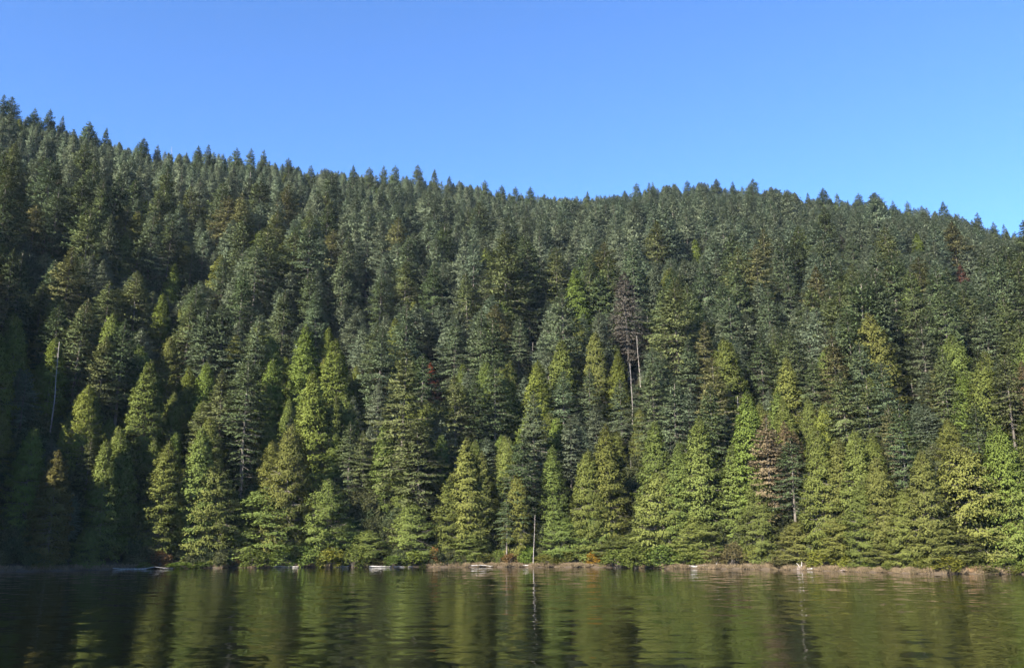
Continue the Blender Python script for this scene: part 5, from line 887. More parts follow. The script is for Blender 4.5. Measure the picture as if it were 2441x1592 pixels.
def water_material():
    m, N, L, out = new_mat('lake_water')
    geo = N.new('ShaderNodeNewGeometry')
    def slope(sx, sy, seed, detail):
        mp = N.new('ShaderNodeMapping'); mp.inputs['Scale'].default_value = (sx, sy, 1); mp.inputs['Location'].default_value = (seed, seed * 1.7, 0); mp.inputs['Rotation'].default_value = (0, 0, R(seed % 7 - 3))
        nz = N.new('ShaderNodeTexNoise'); nz.inputs['Scale'].default_value = 1; nz.inputs['Detail'].default_value = detail; nz.inputs['Roughness'].default_value = .55
        L.new(geo.outputs['Position'], mp.inputs[0]); L.new(mp.outputs[0], nz.inputs['Vector'])
        sub = N.new('ShaderNodeVectorMath'); sub.operation = 'SUBTRACT'; sub.inputs[1].default_value = (.5, .5, .5)
        L.new(nz.outputs['Color'], sub.inputs[0]); return sub.outputs[0]
    def scaled(v, k, fac=None):
        s = N.new('ShaderNodeVectorMath'); s.operation = 'MULTIPLY'; s.inputs[1].default_value = k
        L.new(v, s.inputs[0])
        if fac is None: return s.outputs[0]
        t = N.new('ShaderNodeVectorMath'); t.operation = 'SCALE'; L.new(s.outputs[0], t.inputs[0]); L.new(fac, t.inputs['Scale']); return t.outputs[0]
    def add(a, b):
        s = N.new('ShaderNodeVectorMath'); s.operation = 'ADD'; L.new(a, s.inputs[0])
        if isinstance(b, tuple): s.inputs[1].default_value = b
        else: L.new(b, s.inputs[1])
        return s.outputs[0]
    # wind patches: calm near the far shore, more ripple out on the lake
    mp = N.new('ShaderNodeMapping'); mp.inputs['Scale'].default_value = (.03, .05, 1); nz = N.new('ShaderNodeTexNoise'); nz.inputs['Scale'].default_value = 1; nz.inputs['Detail'].default_value = 2
    L.new(geo.outputs['Position'], mp.inputs[0]); L.new(mp.outputs[0], nz.inputs['Vector'])
    patch = N.new('ShaderNodeMapRange'); patch.inputs['From Min'].default_value = .35; patch.inputs['From Max'].default_value = .65; patch.inputs['To Min'].default_value = .55; patch.inputs['To Max'].default_value = 1.3
    L.new(nz.outputs['Fac'], patch.inputs['Value'])
    sep = N.new('ShaderNodeSeparateXYZ'); L.new(geo.outputs['Position'], sep.inputs[0])
    calm = N.new('ShaderNodeMapRange'); calm.inputs['From Min'].default_value = 70; calm.inputs['From Max'].default_value = 165; calm.inputs['To Min'].default_value = 1; calm.inputs['To Max'].default_value = .6
    L.new(sep.outputs['Y'], calm.inputs['Value'])
    amp = N.new('ShaderNodeMath'); amp.operation = 'MULTIPLY'; L.new(patch.outputs[0], amp.inputs[0]); L.new(calm.outputs[0], amp.inputs[1])
    n = add(scaled(slope(.40, .55, 3.1, 2), WAVE_A, amp.outputs[0]), scaled(slope(1.2, 1.9, 11.4, 2), WAVE_B, amp.outputs[0]))
    n = add(n, (0, 0, 1))
    nrm = N.new('ShaderNodeVectorMath'); nrm.operation = 'NORMALIZE'; L.new(n, nrm.inputs[0])
    bs = N.new('ShaderNodeBsdfPrincipled'); bs.inputs['Base Color'].default_value = (.0022, .003, .0013, 1); bs.inputs['Roughness'].default_value = .03; bs.inputs['IOR'].default_value = 1.333
    L.new(nrm.outputs[0], bs.inputs['Normal']); L.new(bs.outputs[0], out.inputs[0])
    return m
WAVE_A = (.09, .19, 0)
WAVE_B = (.09, .12, 0)
M_WATER = water_material()

# ---------------------------------------------------------------- the setting: hillside and lake
def hillside():
    az = np.concatenate([np.arange(-118, -40, 2.0), np.arange(-40, 40, .6), np.arange(40, 80, 2.0)])
    s = np.concatenate([[-30, -6, -2, -.5, 0, .35, .7, 1.2, 2.5, 4, 6, 8, 10, 12, 14], np.arange(18, 120, 5), np.arange(120, 640, 9)])
    A, S_ = np.meshgrid(np.radians(az), s, indexing='ij')
    D = shore_distance(np.degrees(A)) + S_
    X, Y = D * np.sin(A), D * np.cos(A); Z = ground(X, Y)
    n, k = X.shape
    i = np.arange((n - 1) * k).reshape(n - 1, k)[:, :-1].ravel()
    F_ = np.stack([i, i + 1, i + k + 1, i + k], 1)[:, ::-1]
    m = mesh_from('hillside', np.stack([X.ravel(), Y.ravel(), Z.ravel()], 1), F_, M_FLOOR)
    m.polygons.foreach_set('use_smooth', np.ones(len(m.polygons), bool))
    return tag(link('hillside', m), 'steep forested hillside rising from the lake', kind='structure')
def sandy_bank():
    # bare brown earth low on the bank, forest floor above it
    nt = M_FLOOR.node_tree; N, L = nt.nodes, nt.links
    bs = [n for n in N if n.type == 'BSDF_PRINCIPLED'][0]; old = bs.inputs['Base Color'].links[0].from_socket
    geo = N.new('ShaderNodeNewGeometry'); sep = N.new('ShaderNodeSeparateXYZ'); L.new(geo.outputs['Position'], sep.inputs[0])
    nz = N.new('ShaderNodeTexNoise'); nz.inputs['Scale'].default_value = .9; nz.inputs['Detail'].default_value = 5; L.new(geo.outputs['Position'], nz.inputs['Vector'])
    ad = N.new('ShaderNodeMath'); ad.operation = 'MULTIPLY_ADD'; L.new(nz.outputs['Fac'], ad.inputs[0]); ad.inputs[1].default_value = 1.4; L.new(sep.outputs['Z'], ad.inputs[2])
    mr = N.new('ShaderNodeMapRange'); mr.inputs['From Min'].default_value = 1.2; mr.inputs['From Max'].default_value = 2.0; L.new(ad.outputs[0], mr.inputs['Value'])
    mx = N.new('ShaderNodeMix'); mx.data_type = 'RGBA'; mx.inputs['A'].default_value = (.085, .064, .042, 1); L.new(old, mx.inputs['B']); L.new(mr.outputs[0], mx.inputs['Factor']); L.new(mx.outputs['Result'], bs.inputs['Base Color'])
sandy_bank()
hillside()
m = mesh_from('lake_water', [(-900, -500, 0), (900, -500, 0), (900, 260, 0), (-900, 260, 0)], [(0, 1, 2, 3)], M_WATER)
tag(link('lake_water', m), 'dark green rippled lake reflecting the trees', kind='structure')

# ---------------------------------------------------------------- tree shapes (built once, shared by the trees)
def sprays(rng, base, dirv, length, width, roll, fold):
    """folded diamond sprays: returns verts, faces"""
    n = len(base)
    dirv = dirv / np.linalg.norm(dirv, axis=1, keepdims=True)
    side = np.cross(dirv, [0, 0, 1.]); ln = np.linalg.norm(side, axis=1, keepdims=True); side = np.where(ln > .05, side / np.maximum(ln, 1e-6), [1., 0, 0])
    up = np.cross(side, dirv)
    c, s = np.cos(roll)[:, None], np.sin(roll)[:, None]
    side, up = side * c + up * s, up * c - side * s
    L_, W_ = length[:, None], width[:, None]
    mid = base + dirv * L_ * .5 - up * W_ * fold
    V = np.stack([base, mid + side * W_ * .5, base + dirv * L_, mid - side * W_ * .5], 1).reshape(-1, 3)
    i = np.arange(n) * 4
    return V, np.concatenate([np.stack([i, i + 1, i + 2], 1), np.stack([i, i + 2, i + 3], 1)])

def conifer(seed, kind, H, Rm, base, density=1.0, coarse=1.0):
    """returns trunk (verts, faces), crown (verts, faces, variation) of a tree H high, 2*Rm wide"""
    rng = np.random.RandomState(seed)
    fir = kind != 'cedar'
    hs, h = [], base * H
    expo, skip, gap = rng.uniform(.82, 1.15), rng.uniform(.05, .20), rng.uniform(.70, 1.05)
    while h < H * .985:
        u = (H - h) / (H * (1 - base)); hs.append(h); h += (.95 * gap if fir else .42) * (.40 + .80 * min(1, u * 1.6)) * rng.uniform(.75, 1.25)
    B = []
    ph = rng.uniform(0, 6.28, 6)
    for h in hs:
        t = (H - h) / (H * (1 - base))
        nb = rng.randint(6, 9) if t > .12 else rng.randint(4, 7)
        tier = rng.uniform(.82, 1.12) if fir else 1.0
        a0 = rng.uniform(0, 6.28)
        for k in range(nb):
            if rng.rand() < (skip if fir else .05): continue
            a = a0 + 6.283 * k / nb + rng.uniform(-.4, .4)
            if fir: prof = min(1, (t / .52)) ** expo * (1 - .30 * max(0, t - .70) / .30) * .97 + .03
            else: prof = min(1, t / .62) ** .80 * (1 - .10 * max(0, t - .8) / .2) * .96 + .04
            if fir: lump = 1 + .15 * math.sin(a * 2 + ph[0] + h * .33) + .10 * math.sin(a * 3 + ph[1] - h * .61) + .06 * math.sin(a * 5 + ph[2] + h * 1.1)
            else: lump = 1 + .09 * math.sin(a * 2 + ph[0] + h * .12) + .09 * math.sin(a * 5 + ph[1] - h * .17) + .08 * math.sin(a * 9 + ph[2] + h * .2) + .05 * math.sin(h * .9 + ph[3])
            L_ = Rm * prof * lump * tier * (rng.uniform(.74, 1.10) if fir else rng.uniform(.80, 1.06))
            e0 = (math.radians(28 - 42 * min(1, t * 1.5)) if fir else math.radians(32 - 50 * t)) + (rng.uniform(-.2, .2) if fir else rng.uniform(-.38, .30))
            B.append((h + rng.uniform(-.3, .3), a, max(L_, .15), math.tan(e0), rng.uniform(.10, .20) if fir else rng.uniform(.03, .20), t))
    B = np.array(B)
    bh, ba, bl, bt, bk, btt = B.T
    def on_branch(i, s):
        x = bl[i] * s
        z = bh[i] + bt[i] * x - bk[i] * x * s * (1.7 if fir else 2.2) + (.20 if fir else .26) * bl[i] * s ** 3.5
        return np.stack([np.cos(ba[i]) * x, np.sin(ba[i]) * x, z], 1)
    step = (.066 if fir else .050) * coarse ** 2 / density
    cnt = (bl / step).astype(int) + 6
    i = np.repeat(np.arange(len(B)), cnt); n = len(i)
    s = (rng.rand(n) ** (.72 if fir else .58)) * .94 + .05
    P = on_branch(i, s) + rng.normal(0, .04, (n, 3))
    # branchlets widen the branch into a plume
    wide = np.clip(bl[i] * (.30 if fir else .34), .1, 1.1) * np.sin(np.clip(s, 0, 1) * 2.6) * rng.uniform(-1, 1, n)
    P[:, 0] -= np.sin(ba[i]) * wide; P[:, 1] += np.cos(ba[i]) * wide; P[:, 2] -= np.abs(wide) * (.22 if fir else .35) + (0 if fir else rng.rand(n) ** 2 * .7)
    az = ba[i] + np.sign(wide) * rng.uniform(.1, 1.1, n) * (1.1 - .6 * s)
    if fir: pitch = rng.normal(-.35, .38, n) + .45 * np.clip(.25 - btt[i], 0, 1) * 3 + .35 * (s > .85)
    else: pitch = rng.normal(-.70, .42, n) + .9 * np.clip(.2 - btt[i], 0, 1) * 2.5
    dv = np.stack([np.cos(az) * np.cos(pitch), np.sin(az) * np.cos(pitch), np.sin(pitch)], 1)
    small = np.clip(.45 + bl[i] * .35, .5, 1) * coarse
    ln = (rng.uniform(.34, .72, n) if fir else rng.uniform(.26, .54, n)) * small; wd = (rng.uniform(.15, .27, n) if fir else rng.uniform(.16, .28, n)) * small
    roll = rng.normal(0, .60 if fir else .9, n)
    V, Fc = sprays(rng, P, dv, ln, wd, roll, .18)
    def outward(p): return np.stack([p[:, 0], p[:, 1], np.full(len(p), .30 * Rm)], 1)
    # leader at the very top
    k = 30; hz = H - rng.rand(k) * H * .05; aa = rng.rand(k) * 6.28
    d2 = np.stack([np.cos(aa) * .55, np.sin(aa) * .55, np.full(k, .8)], 1)
    V2, F2 = sprays(rng, np.stack([0 * hz, 0 * hz, hz], 1), d2, np.full(k, .5) * rng.uniform(.5, 1, k), np.full(k, .16), np.zeros(k), .1)
    bv = rng.rand(len(B)); var = np.clip(.2 + .4 * bv[i] + .4 * rng.rand(n), 0, 1)
    var = np.concatenate([np.repeat(var, 4), np.full(len(V2), .7)])
    CV, CF = join([(V, Fc), (V2, F2)])
    # turn every face outwards and lean its normal to the surface of its plume
    fn = np.cross(CV[CF[:, 1]] - CV[CF[:, 0]], CV[CF[:, 2]] - CV[CF[:, 0]]); fn /= np.maximum(np.linalg.norm(fn, axis=1, keepdims=True), 1e-9)
    fo = outward(CV[CF].mean(1)); fo /= np.linalg.norm(fo, axis=1, keepdims=True)
    flip = (fn * fo).sum(1) < 0; CF[flip] = CF[flip][:, ::-1]; fn[flip] *= -1
    nn = np.zeros_like(CV); puff = (.86 if coarse > 1 else .84) if fir else .84
    for c_ in range(3): np.add.at(nn, CF[:, c_], fn * (1 - puff) + fo * puff)
    nn /= np.maximum(np.linalg.norm(nn, axis=1, keepdims=True), 1e-9)
    crown = (CV, CF, var, nn)
    # trunk and limbs
    nz = 9; zz = np.linspace(-.6, H * .99, nz); r0 = .0115 * H
    path = np.stack([np.cumsum(rng.normal(0, .035, nz)), np.cumsum(rng.normal(0, .035, nz)), zz], 1); path[0, :2] = path[1, :2] = 0
    path -= np.outer(np.linspace(0, 1, nz), [path[-1, 0], path[-1, 1], 0])
    parts = [tube(path, np.maximum(r0 * (1 - zz / H * .97) * np.where(zz < 0, 1.25, 1), .03), 7)]
    idx = np.arange(len(B))
    p0, p1, p2 = on_branch(idx, np.full(len(B), 0.)), on_branch(idx, np.full(len(B), .45)), on_branch(idx, np.full(len(B), .85))
    tx = np.interp(bh, zz, path[:, 0]); ty = np.interp(bh, zz, path[:, 1]); p0[:, 0] += tx; p0[:, 1] += ty
    tv, tf = [], []
    for q in range(len(B)):
        r = .012 + .011 * bl[q]
        ex = np.array([-math.sin(ba[q]), math.cos(ba[q]), 0]); o = len(tv)
        for p, rr in ((p0[q], r), (p1[q], r * .7), (p2[q], r * .3)):
            tv += [p + ex * rr, p - ex * rr, p + np.array([0, 0, rr * 1.6])]
        for lv in (0, 3):
            for e in range(3):
                a_, b_ = o + lv + e, o + lv + (e + 1) % 3
                tf += [(a_, b_, b_ + 3), (a_, b_ + 3, a_ + 3)]
    parts.append((np.array(tv), np.array(tf)))
    return join(parts), crown

FIR_H, FIR_R, CED_H, CED_R = 30., 4.2, 24., 3.5
def make_kind(name, n, kind, H, Rm, bases, mat, density, seed0, bark, coarse=1.0):
    out = []
    for i in range(n):
        (tv, tf), (cv, cf, var, nn) = conifer(seed0 + i, kind, H, Rm, bases[i % len(bases)], density, coarse)
        out.append((mesh_from(name + '_trunk', tv, tf, bark), mesh_from(name + '_crown', cv, cf, mat, var, nn)))
    return out
FIRS = make_kind('fir', 8, 'fir', FIR_H, FIR_R, (.10, .16, .12, .30, .08, .2, .36, .14), M_FIR, 1.0, 100, M_BARK)
CEDARS = make_kind('cedar', 7, 'cedar', CED_H, CED_R, (.03, .05, .02, .04), M_CEDAR, 1.0, 200, M_BARK)
DEADS = make_kind('dead', 3, 'fir', FIR_H, FIR_R, (.2, .3), M_DEAD, 1.0, 300, M_BARK)
WIDE_H, WIDE_R, FULL_H, FULL_R = 15., 5.5, 22., 5.0
FULL = make_kind('cedar', 5, 'cedar', FULL_H, FULL_R, (.02, .04), M_CEDAR, 1.0, 270, M_BARK)
WIDE = make_kind('cedar', 4, 'cedar', WIDE_H, WIDE_R, (.02, .03), M_CEDAR, 1.0, 250, M_BARK)

def bush(seed):
    rng = np.random.RandomState(seed); H, Wd = 3.0, 1.6
    n = 46; q = rng.rand(n) * 6.28; zz = rng.rand(n) ** .7
    rad = np.sqrt(np.clip(1 - (zz - .3) ** 2 / .52, .02, 1)) * rng.uniform(.55, 1.05, n) * Wd
    C = np.stack([np.cos(q) * rad, np.sin(q) * rad, .15 + zz * (H - .45)], 1); cr = rng.uniform(.28, .55, n)
    k = 42; i = np.repeat(np.arange(n), k); m_ = len(i)
    d = rng.normal(0, 1, (m_, 3)); d /= np.linalg.norm(d, axis=1, keepdims=True)
    P = C[i] + d * (cr[i] * rng.uniform(.55, 1.05, m_))[:, None]; P[:, 2] = np.maximum(P[:, 2], .03)
    dv = d + rng.normal(0, .5, (m_, 3)) + [0, 0, -.25]
    V, Fc = sprays(rng, P, dv, rng.uniform(.16, .34, m_), rng.uniform(.12, .24, m_), rng.uniform(-1.5, 1.5, m_), .15)
    bv = rng.rand(n); var = np.repeat(np.clip(.5 * bv[i] + .6 * rng.rand(m_), 0, 1), 4)
    stems = []
    for j in range(0, n, 2):
        b0 = np.array([rng.uniform(-.25, .25), rng.uniform(-.25, .25), -.15])
        stems.append(tube([b0, (b0 + C[j]) / 2 + [0, 0, .25], C[j]], [.035, .025, .01], 4, False))
    return mesh_from('bush_stems', *join(stems), M_BARK), mesh_from('bush_foliage', V, Fc, M_BUSH, var)
BUSHES = [bush(400 + i) for i in range(5)]

def snag(seed):
    rng = np.random.RandomState(seed); H = 20.
    nz = 10; zz = np.linspace(-.5, H, nz); path = np.stack([np.cumsum(rng.normal(0, .05, nz)), np.cumsum(rng.normal(0, .05, nz)), zz], 1); path[0, :2] = path[1, :2] = 0
    path -= np.outer(np.linspace(0, 1, nz), [path[-1, 0], path[-1, 1], 0])
    tr = tube(path, np.maximum(.14 * (1 - zz / H * .78), .05), 8)
    br = []
    for j in range(22):
        h = rng.uniform(.3, .97) * H; a = rng.rand() * 6.28; l = rng.uniform(.3, 1.5) * (1.1 - h / H * .6)
        c = np.array([np.interp(h, zz, path[:, 0]), np.interp(h, zz, path[:, 1]), h]); o = np.array([math.cos(a), math.sin(a), rng.uniform(-.3, .5)])
        br.append(tube([c, c + o * l * .6, c + o * l + [0, 0, rng.uniform(-.2, .2)]], [.045, .03, .012], 4, False))
    return mesh_from('snag_trunk', *tr, M_SNAG), mesh_from('snag_branch_stubs', *join(br), M_SNAG)
SNAGS = [snag(500 + i) for i in range(4)]

# ---------------------------------------------------------------- the single trees, snags and bushes
FIR_TINT = {'dark': (.82, .87, .76), 'blue': (.95, 1.0, 1.03), 'olive': (1.10, 1.05, .82), 'brown': (1.28, 1.05, .85)}
CED_TINT = {'green': (.90, 1.0, .84), 'yellow': (1.0, 1.01, .84), 'lime': (.95, 1.06, .75), 'olive': (.93, .93, .84), 'brown': (.85, .65, .7)}
DEAD_TINT = {'brown': (.55, .66, .72), 'pink': (1.0, 1.04, .82), 'tan': (.95, 1.0, .72), 'rust': (.75, .48, .42), 'red': (1.6, .45, .38)}
BUSH_TINT = {'rust': (1.0, .56, .9), 'red': (1.3, .50, .7), 'dull': (.80, .60, 1.05), 'orange': (1.6, .85, .5), 'brown': (.65, .5, .8), 'green': (.82, .88, .85), 'olive': (.95, .88, .85), 'lime': (.95, 1.0, .8), 'yellow': (1.1, 1.0, .75)}
TINTS = {'F': FIR_TINT, 'C': CED_TINT, 'D': DEAD_TINT, 'B': BUSH_TINT, 'S': {'': (1, 1, 1)}}
KIND = {'F': ('fir_tree', 'fir', FIRS, 'dark firs on the hillside', FIR_H, FIR_R), 'C': ('cedar_tree', 'cedar', CEDARS, 'light green cedars near the shore', CED_H, CED_R),
        'D': ('dead_conifer', 'dead tree', DEADS, 'withered conifers', FIR_H, FIR_R), 'S': ('snag', 'dead trunk', SNAGS, 'bare pale snags', 20., 0), 'B': ('shrub', 'shrub', BUSHES, 'shrubs along the shore', 3.0, 1.75)}
rnd = random.Random(3)
for i, (k, x, y, h, w, lean, tint, label) in enumerate(TREES):
    name, cat, shapes, group, H0, R0 = KIND[k]
    if k == 'C' and w > .60 * h: shapes, H0, R0 = WIDE, WIDE_H, WIDE_R
    elif k == 'C' and w > .39 * h: shapes, H0, R0 = FULL, FULL_H, FULL_R
    a, b = shapes[(i * 5 + int(x * 7)) % len(shapes)]
    root = bpy.data.objects.new(name, None); col.objects.link(root); root.empty_display_size = .5
    root.location = (x, y, float(ground(x, y)) - .1)
    sz = h / H0; sx = sz if k == 'S' else w / (2 * R0)
    if k == 'S': sx = max(.5, min(1.15, sz * 1.3))
    root.scale = (sx, sx, sz)
    root.rotation_euler = (0, lean, 0) if k == 'S' else (rnd.uniform(-.035, .035), rnd.uniform(-.035, .035), rnd.uniform(0, 6.28))
    tag(root, label, cat, group)
    t = link({'B': 'stems'}.get(k, 'trunk'), a, root)
    c = link({'B': 'foliage', 'S': 'branch_stubs'}.get(k, 'crown'), b, root)
    tc = TINTS[k][tint]
    c.color = (*tc, 1)

# ---------------------------------------------------------------- the rest of the wood: one mass over the hill
proto_col = bpy.data.collections.new('wood_shapes')
def far_shape(name, seed, kind, H, Rm, base, mat, coarse):
    (tv, tf), (cv, cf, var, nn) = conifer(seed, kind, H, Rm, base, 1.0, coarse)
    V, Fc = join([(tv, tf), (cv, cf)])
    tn = tv * [1, 1, 0]; tn = tn / np.maximum(np.linalg.norm(tn, axis=1, keepdims=True), 1e-6)
    me = mesh_from(name, V, Fc, M_BARK, np.concatenate([np.zeros(len(tv)), var]), np.concatenate([tn, nn])); me.materials.append(mat)
    mi = np.ones(len(me.polygons), np.int32); mi[:len(tf)] = 0; me.polygons.foreach_set('material_index', mi)
    o = bpy.data.objects.new(name, me); proto_col.objects.link(o)
for i in range(8): far_shape('a%02d_fir' % i, 600 + i, 'fir', FIR_H, FIR_R, (.25, .3, .2)[i % 3], M_HAZED_WOOD, 1.2)
for i in range(2): far_shape('b%02d_cedar' % i, 620 + i, 'cedar', CED_H, CED_R, .06, M_CEDAR, 1.4)
cells = grid_cells()
cx, cy = cells[:, 0], cells[:, 1]
caz = np.degrees(np.arctan2(cx, cy)); cd = np.hypot(cx, cy); cs = cd - shore_distance(caz)
keep = (cs > 5) & (caz < 36) & (caz > -105) & (cd < np.interp(caz, AZ_RIDGE, D_RIDGE) + 70) & ((caz > -36) | (cs < 190)) & ((cy > 20) | (caz < -36))
taken = np.array([(t[1], t[2]) for t in TREES if t[0] != 'B'])
pts = []
for ci in np.nonzero(keep)[0]:
    if ci in CLEAR: continue
    x, y, r1, r2, r3 = cells[ci]; s = cs[ci]
    if ((taken[:, 0] - x) ** 2 + (taken[:, 1] - y) ** 2).min() < .5: continue
    pc = .92 if s < 18 else .62 if s < 34 else .28 if s < 60 else .08 if s < 120 else .02
    cedar = r1 < pc
    h = ((17 + 10 * r2) if cedar else (20 + 17 * r2)) if s > 20 else 13 + 10 * r2
    if s < 12: h *= .8
    if caz[ci] < -36 and s > 14: h = 30 + 5 * r2
    h0 = h; h = LOWER.get(int(ci), h)
    w = h * (.41 if cedar else .355) * (.8 + .4 * r3) * (h0 / h) ** .35
    if cd[ci] > np.interp(caz[ci], AZ_RIDGE, D_RIDGE) - 100: w *= .70
    if cedar: pts.append((x, y, 8 + int(r3 * 2), h / CED_H, w / (2 * CED_R), r2 * 40))
    else: pts.append((x, y, int(r3 * 8), h / FIR_H, w / (2 * FIR_R), r2 * 40))
P = np.array(pts)
pm = bpy.data.meshes.new('forest'); pm.vertices.add(len(P))
pm.vertices.foreach_set('co', np.stack([P[:, 0], P[:, 1], ground(P[:, 0], P[:, 1]) - .1], 1).astype(np.float32).ravel())
for nm, tp, vals in (('shape', 'INT', P[:, 2].astype(np.int32)), ('turn', 'FLOAT', P[:, 5].astype(np.float32))):
    at = pm.attributes.new(nm, tp, 'POINT'); at.data.foreach_set('value', vals)
at = pm.attributes.new('size', 'FLOAT_VECTOR', 'POINT'); at.data.foreach_set('vector', np.stack([P[:, 4], P[:, 4], P[:, 3]], 1).astype(np.float32).ravel())
forest = tag(link('forest', pm), 'dense dark conifer wood covering the upper hillside to the ridge', 'forest', kind='stuff')
ng = bpy.data.node_groups.new('planting', 'GeometryNodeTree')
ng.interface.new_socket('Geometry', in_out='INPUT', socket_type='NodeSocketGeometry'); ng.interface.new_socket('Geometry', in_out='OUTPUT', socket_type='NodeSocketGeometry')
gi = ng.nodes.new('NodeGroupInput'); go = ng.nodes.new('NodeGroupOutput')
ci_ = ng.nodes.new('GeometryNodeCollectionInfo'); ci_.inputs['Collection'].default_value = proto_col; ci_.inputs['Separate Children'].default_value = True; ci_.inputs['Reset Children'].default_value = True
ip = ng.nodes.new('GeometryNodeInstanceOnPoints'); ip.inputs['Pick Instance'].default_value = True
def named(nm, tp):
    n = ng.nodes.new('GeometryNodeInputNamedAttribute'); n.data_type = tp; n.inputs['Name'].default_value = nm; return n.outputs['Attribute']
cmb = ng.nodes.new('ShaderNodeCombineXYZ'); ng.links.new(named('turn', 'FLOAT'), cmb.inputs['Z'])
ng.links.new(gi.outputs[0], ip.inputs['Points']); ng.links.new(ci_.outputs[0], ip.inputs['Instance'])
ng.links.new(named('shape', 'INT'), ip.inputs['Instance Index']); ng.links.new(cmb.outputs[0], ip.inputs['Rotation']); ng.links.new(named('size', 'FLOAT_VECTOR'), ip.inputs['Scale'])
ng.links.new(ip.outputs[0], go.inputs[0])
forest.modifiers.new('planting', 'NODES').node_group = ng

# undergrowth between the trees, low on the slope
M_UNDER = leaf_material('undergrowth_leaves', (.040, .050, .024), (.085, .096, .042), .25, .5, .03)
under_col = bpy.data.collections.new('undergrowth_shapes')
for i, (st, fo) in enumerate(BUSHES[:3]):
    me = fo.copy(); me.materials.clear(); me.materials.append(M_UNDER); under_col.objects.link(bpy.data.objects.new('u%02d_bush' % i, me))
def undergrowth():
    r = np.random.RandomState(17); n = 5200
    az = r.uniform(-34, 34, n); s = np.maximum(r.gamma(1.6, 16, n), 0) + np.where(az < -3, 1.2, 5.5)
    d = shore_distance(az) + s; x, y = d * np.sin(np.radians(az)), d * np.cos(np.radians(az))
    pm = bpy.data.meshes.new('undergrowth'); pm.vertices.add(n)
    pm.vertices.foreach_set('co', np.stack([x, y, ground(x, y) - .15], 1).astype(np.float32).ravel())
    h = r.uniform(.6, 1.7, n) * np.clip(s / 10, np.where(az < -3, .7, .4), 1)
    for nm, tp, vals in (('shape', 'INT', r.randint(0, 3, n).astype(np.int32)), ('turn', 'FLOAT', (r.rand(n) * 6.28).astype(np.float32))):
        at = pm.attributes.new(nm, tp, 'POINT'); at.data.foreach_set('value', vals)
    at = pm.attributes.new('size', 'FLOAT_VECTOR', 'POINT'); at.data.foreach_set('vector', np.stack([h, h, h], 1).astype(np.float32).ravel())
    o = tag(link('undergrowth', pm), 'tangled low undergrowth filling the gaps between the lower trees', 'undergrowth', kind='stuff')
    g2 = ng.copy(); [nd for nd in g2.nodes if nd.bl_idname == 'GeometryNodeCollectionInfo'][0].inputs['Collection'].default_value = under_col
    o.modifiers.new('planting', 'NODES').node_group = g2
undergrowth()

# ---------------------------------------------------------------- shore: grass, driftwood, stump
def bank_grass():
    rng = np.random.RandomState(8); out = []
    n = 48000
    az = rng.uniform(-3.6, 30.5, n); s = rng.gamma(1.3, 1.3, n) + .02
    keep = (np.sin(az * 1.7) + np.sin(az * .63 + 1) + rng.normal(0, .5, n) > -1.1) & (s < 8)
    az, s = az[keep], s[keep]
    a2 = rng.uniform(-31, -3.6, 8000); s2 = rng.uniform(.1, 1.8, 8000); az = np.concatenate([az, a2]); s = np.concatenate([s, s2]); n = len(az)
    d = shore_distance(az) + s; x, y = d * np.sin(np.radians(az)), d * np.cos(np.radians(az))
    clump = np.sin(x * 1.3) * np.sin(y * 2.1 + x * .4)
    base = np.stack([x, y, ground(x, y) - .03], 1)
    dv = np.stack([rng.normal(0, .45, n), rng.normal(0, .45, n), np.ones(n)], 1)
    V, Fc = sprays(rng, base, dv, rng.uniform(.25, .7, n) * (1 + .35 * clump), rng.uniform(.06, .14, n), rng.uniform(-1.5, 1.5, n), .1)
    return tag(link('bank_grass', mesh_from('bank_grass', V, Fc, M_GRASS, np.repeat(np.clip(.5 + .3 * clump + rng.normal(0, .2, n), 0, 1), 4))), 'dry reddish brown grass along the low bank', 'grass', kind='stuff')
bank_grass()
def drift_log(i, ax, ay, az_, bx, by, bz, rad, label):
    rng = np.random.RandomState(700 + i); a, b = np.array([ax, ay, az_]), np.array([bx, by, bz]); n = 7
    t = np.linspace(0, 1, n)[:, None]; p = a + (b - a) * t
    ln = np.linalg.norm(b - a); bend = rng.normal(0, .012, (n, 3)) * ln; bend[0] = bend[-1] = 0
    if 'curved' in label: bend += np.sin(t * math.pi) * np.array([-.28, 0, 0])
    p = p + bend
    r = rad * np.linspace(1, rng.uniform(.5, .8), n) * rng.uniform(.92, 1.08, n)
    root = link('drift_log', None); root.location = a; p = p - a
    tag(root, label, 'log', 'driftwood along the shore')
    mat = M_OLDLOG if 'dark' in label else M_DRIFT
    link('log_body', mesh_from('log_body', *tube(p, r, 9), mat), root)
    if ln > 1.2:
        for _ in range(2):
            j = rng.randint(1, n - 2); q = rng.uniform(.4, 2.4); dr = np.array([rng.normal(0, .4), -math.cos(q) * .4, abs(math.sin(q))])
            link('branch_stub', mesh_from('branch_stub', *tube([p[j], p[j] + dr * rad * rng.uniform(1.6, 3.2)], [rad * .3, rad * .18], 5), mat), root)
for i, l in enumerate(LOGS): drift_log(i, *l)

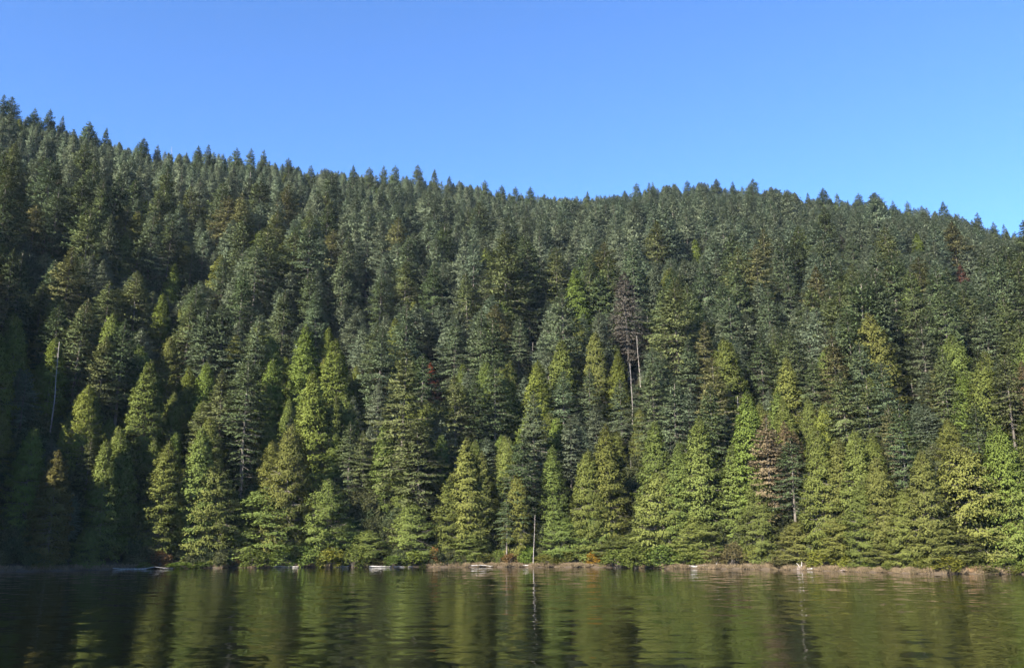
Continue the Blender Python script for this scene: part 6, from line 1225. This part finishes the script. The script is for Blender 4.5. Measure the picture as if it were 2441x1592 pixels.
def pronged_stump():
    d = float(shore_distance(17.5)) ; az = R(17.55); x, y = (d + .2) * math.sin(az), (d + .2) * math.cos(az)
    root = link('tree_stump', None); root.location = (x, y, -.1); tag(root, 'dark uprooted stump with two pale prongs at the waterline', 'stump')
    link('root_mass', mesh_from('root_mass', *tube([(-.5, 0, 0), (-.2, .05, .35), (.25, 0, .45), (.6, 0, .1)], [.2, .42, .4, .15], 9), M_OLDLOG), root)
    link('prong', mesh_from('prong', *tube([(0, 0, .4), (-.25, 0, .9), (-.55, 0, 1.25)], [.1, .07, .03], 6), M_DRIFT), root)
    link('prong', mesh_from('prong', *tube([(.15, 0, .4), (.3, 0, 1.0), (.33, 0, 1.55)], [.11, .08, .03], 6), M_DRIFT), root)
pronged_stump()

def reed_tuft():
    rng = np.random.RandomState(21); n = 260; az = R(26.9); d = float(shore_distance(26.9)) + .5; x, y = d * math.sin(az), d * math.cos(az)
    q, r = rng.rand(n) * 6.28, rng.rand(n) ** .6; bx, by = np.cos(q) * r * 1.1, np.sin(q) * r * .5
    dv = np.stack([bx * .5 + rng.normal(0, .2, n), by * .4 + rng.normal(0, .2, n), np.ones(n)], 1)
    V, Fc = sprays(rng, np.stack([bx, by, np.full(n, -.05)], 1), dv, rng.uniform(.5, 1.15, n), rng.uniform(.04, .08, n), rng.uniform(-1.5, 1.5, n), .1)
    o = link('reed_tuft', mesh_from('reed_tuft', V, Fc, M_GRASS, np.full(len(V), .95))); o.location = (x, y, float(ground(x, y))); o.color = (1.25, 1.1, 1.0, 1)
    tag(o, 'tan dry reed tuft at the waterline', 'reeds')
reed_tuft()

# ---------------------------------------------------------------- air over the lake and the slopes
def haze():
    x0, x1, y0, y1, z0, z1 = -720, 720, -520, 1150, -9.2, 345
    v = [(x, y, z) for z in (z0, z1) for y in (y0, y1) for x in (x0, x1)]
    f_ = [(0, 2, 3, 1), (4, 5, 7, 6), (0, 1, 5, 4), (2, 6, 7, 3), (0, 4, 6, 2), (1, 3, 7, 5)]
    m, N, L, out = new_mat('thin_haze')
    pv = N.new('ShaderNodeVolumePrincipled'); pv.inputs['Color'].default_value = (.66, .82, 1.0, 1); pv.inputs['Density'].default_value = HAZE; pv.inputs['Anisotropy'].default_value = 0.0
    L.new(pv.outputs[0], out.inputs['Volume'])
    o = link('haze', mesh_from('haze', v, f_, m)); tag(o, 'thin pale haze in the air before the far hill', 'haze', kind='stuff')
HAZE = .00004
haze()
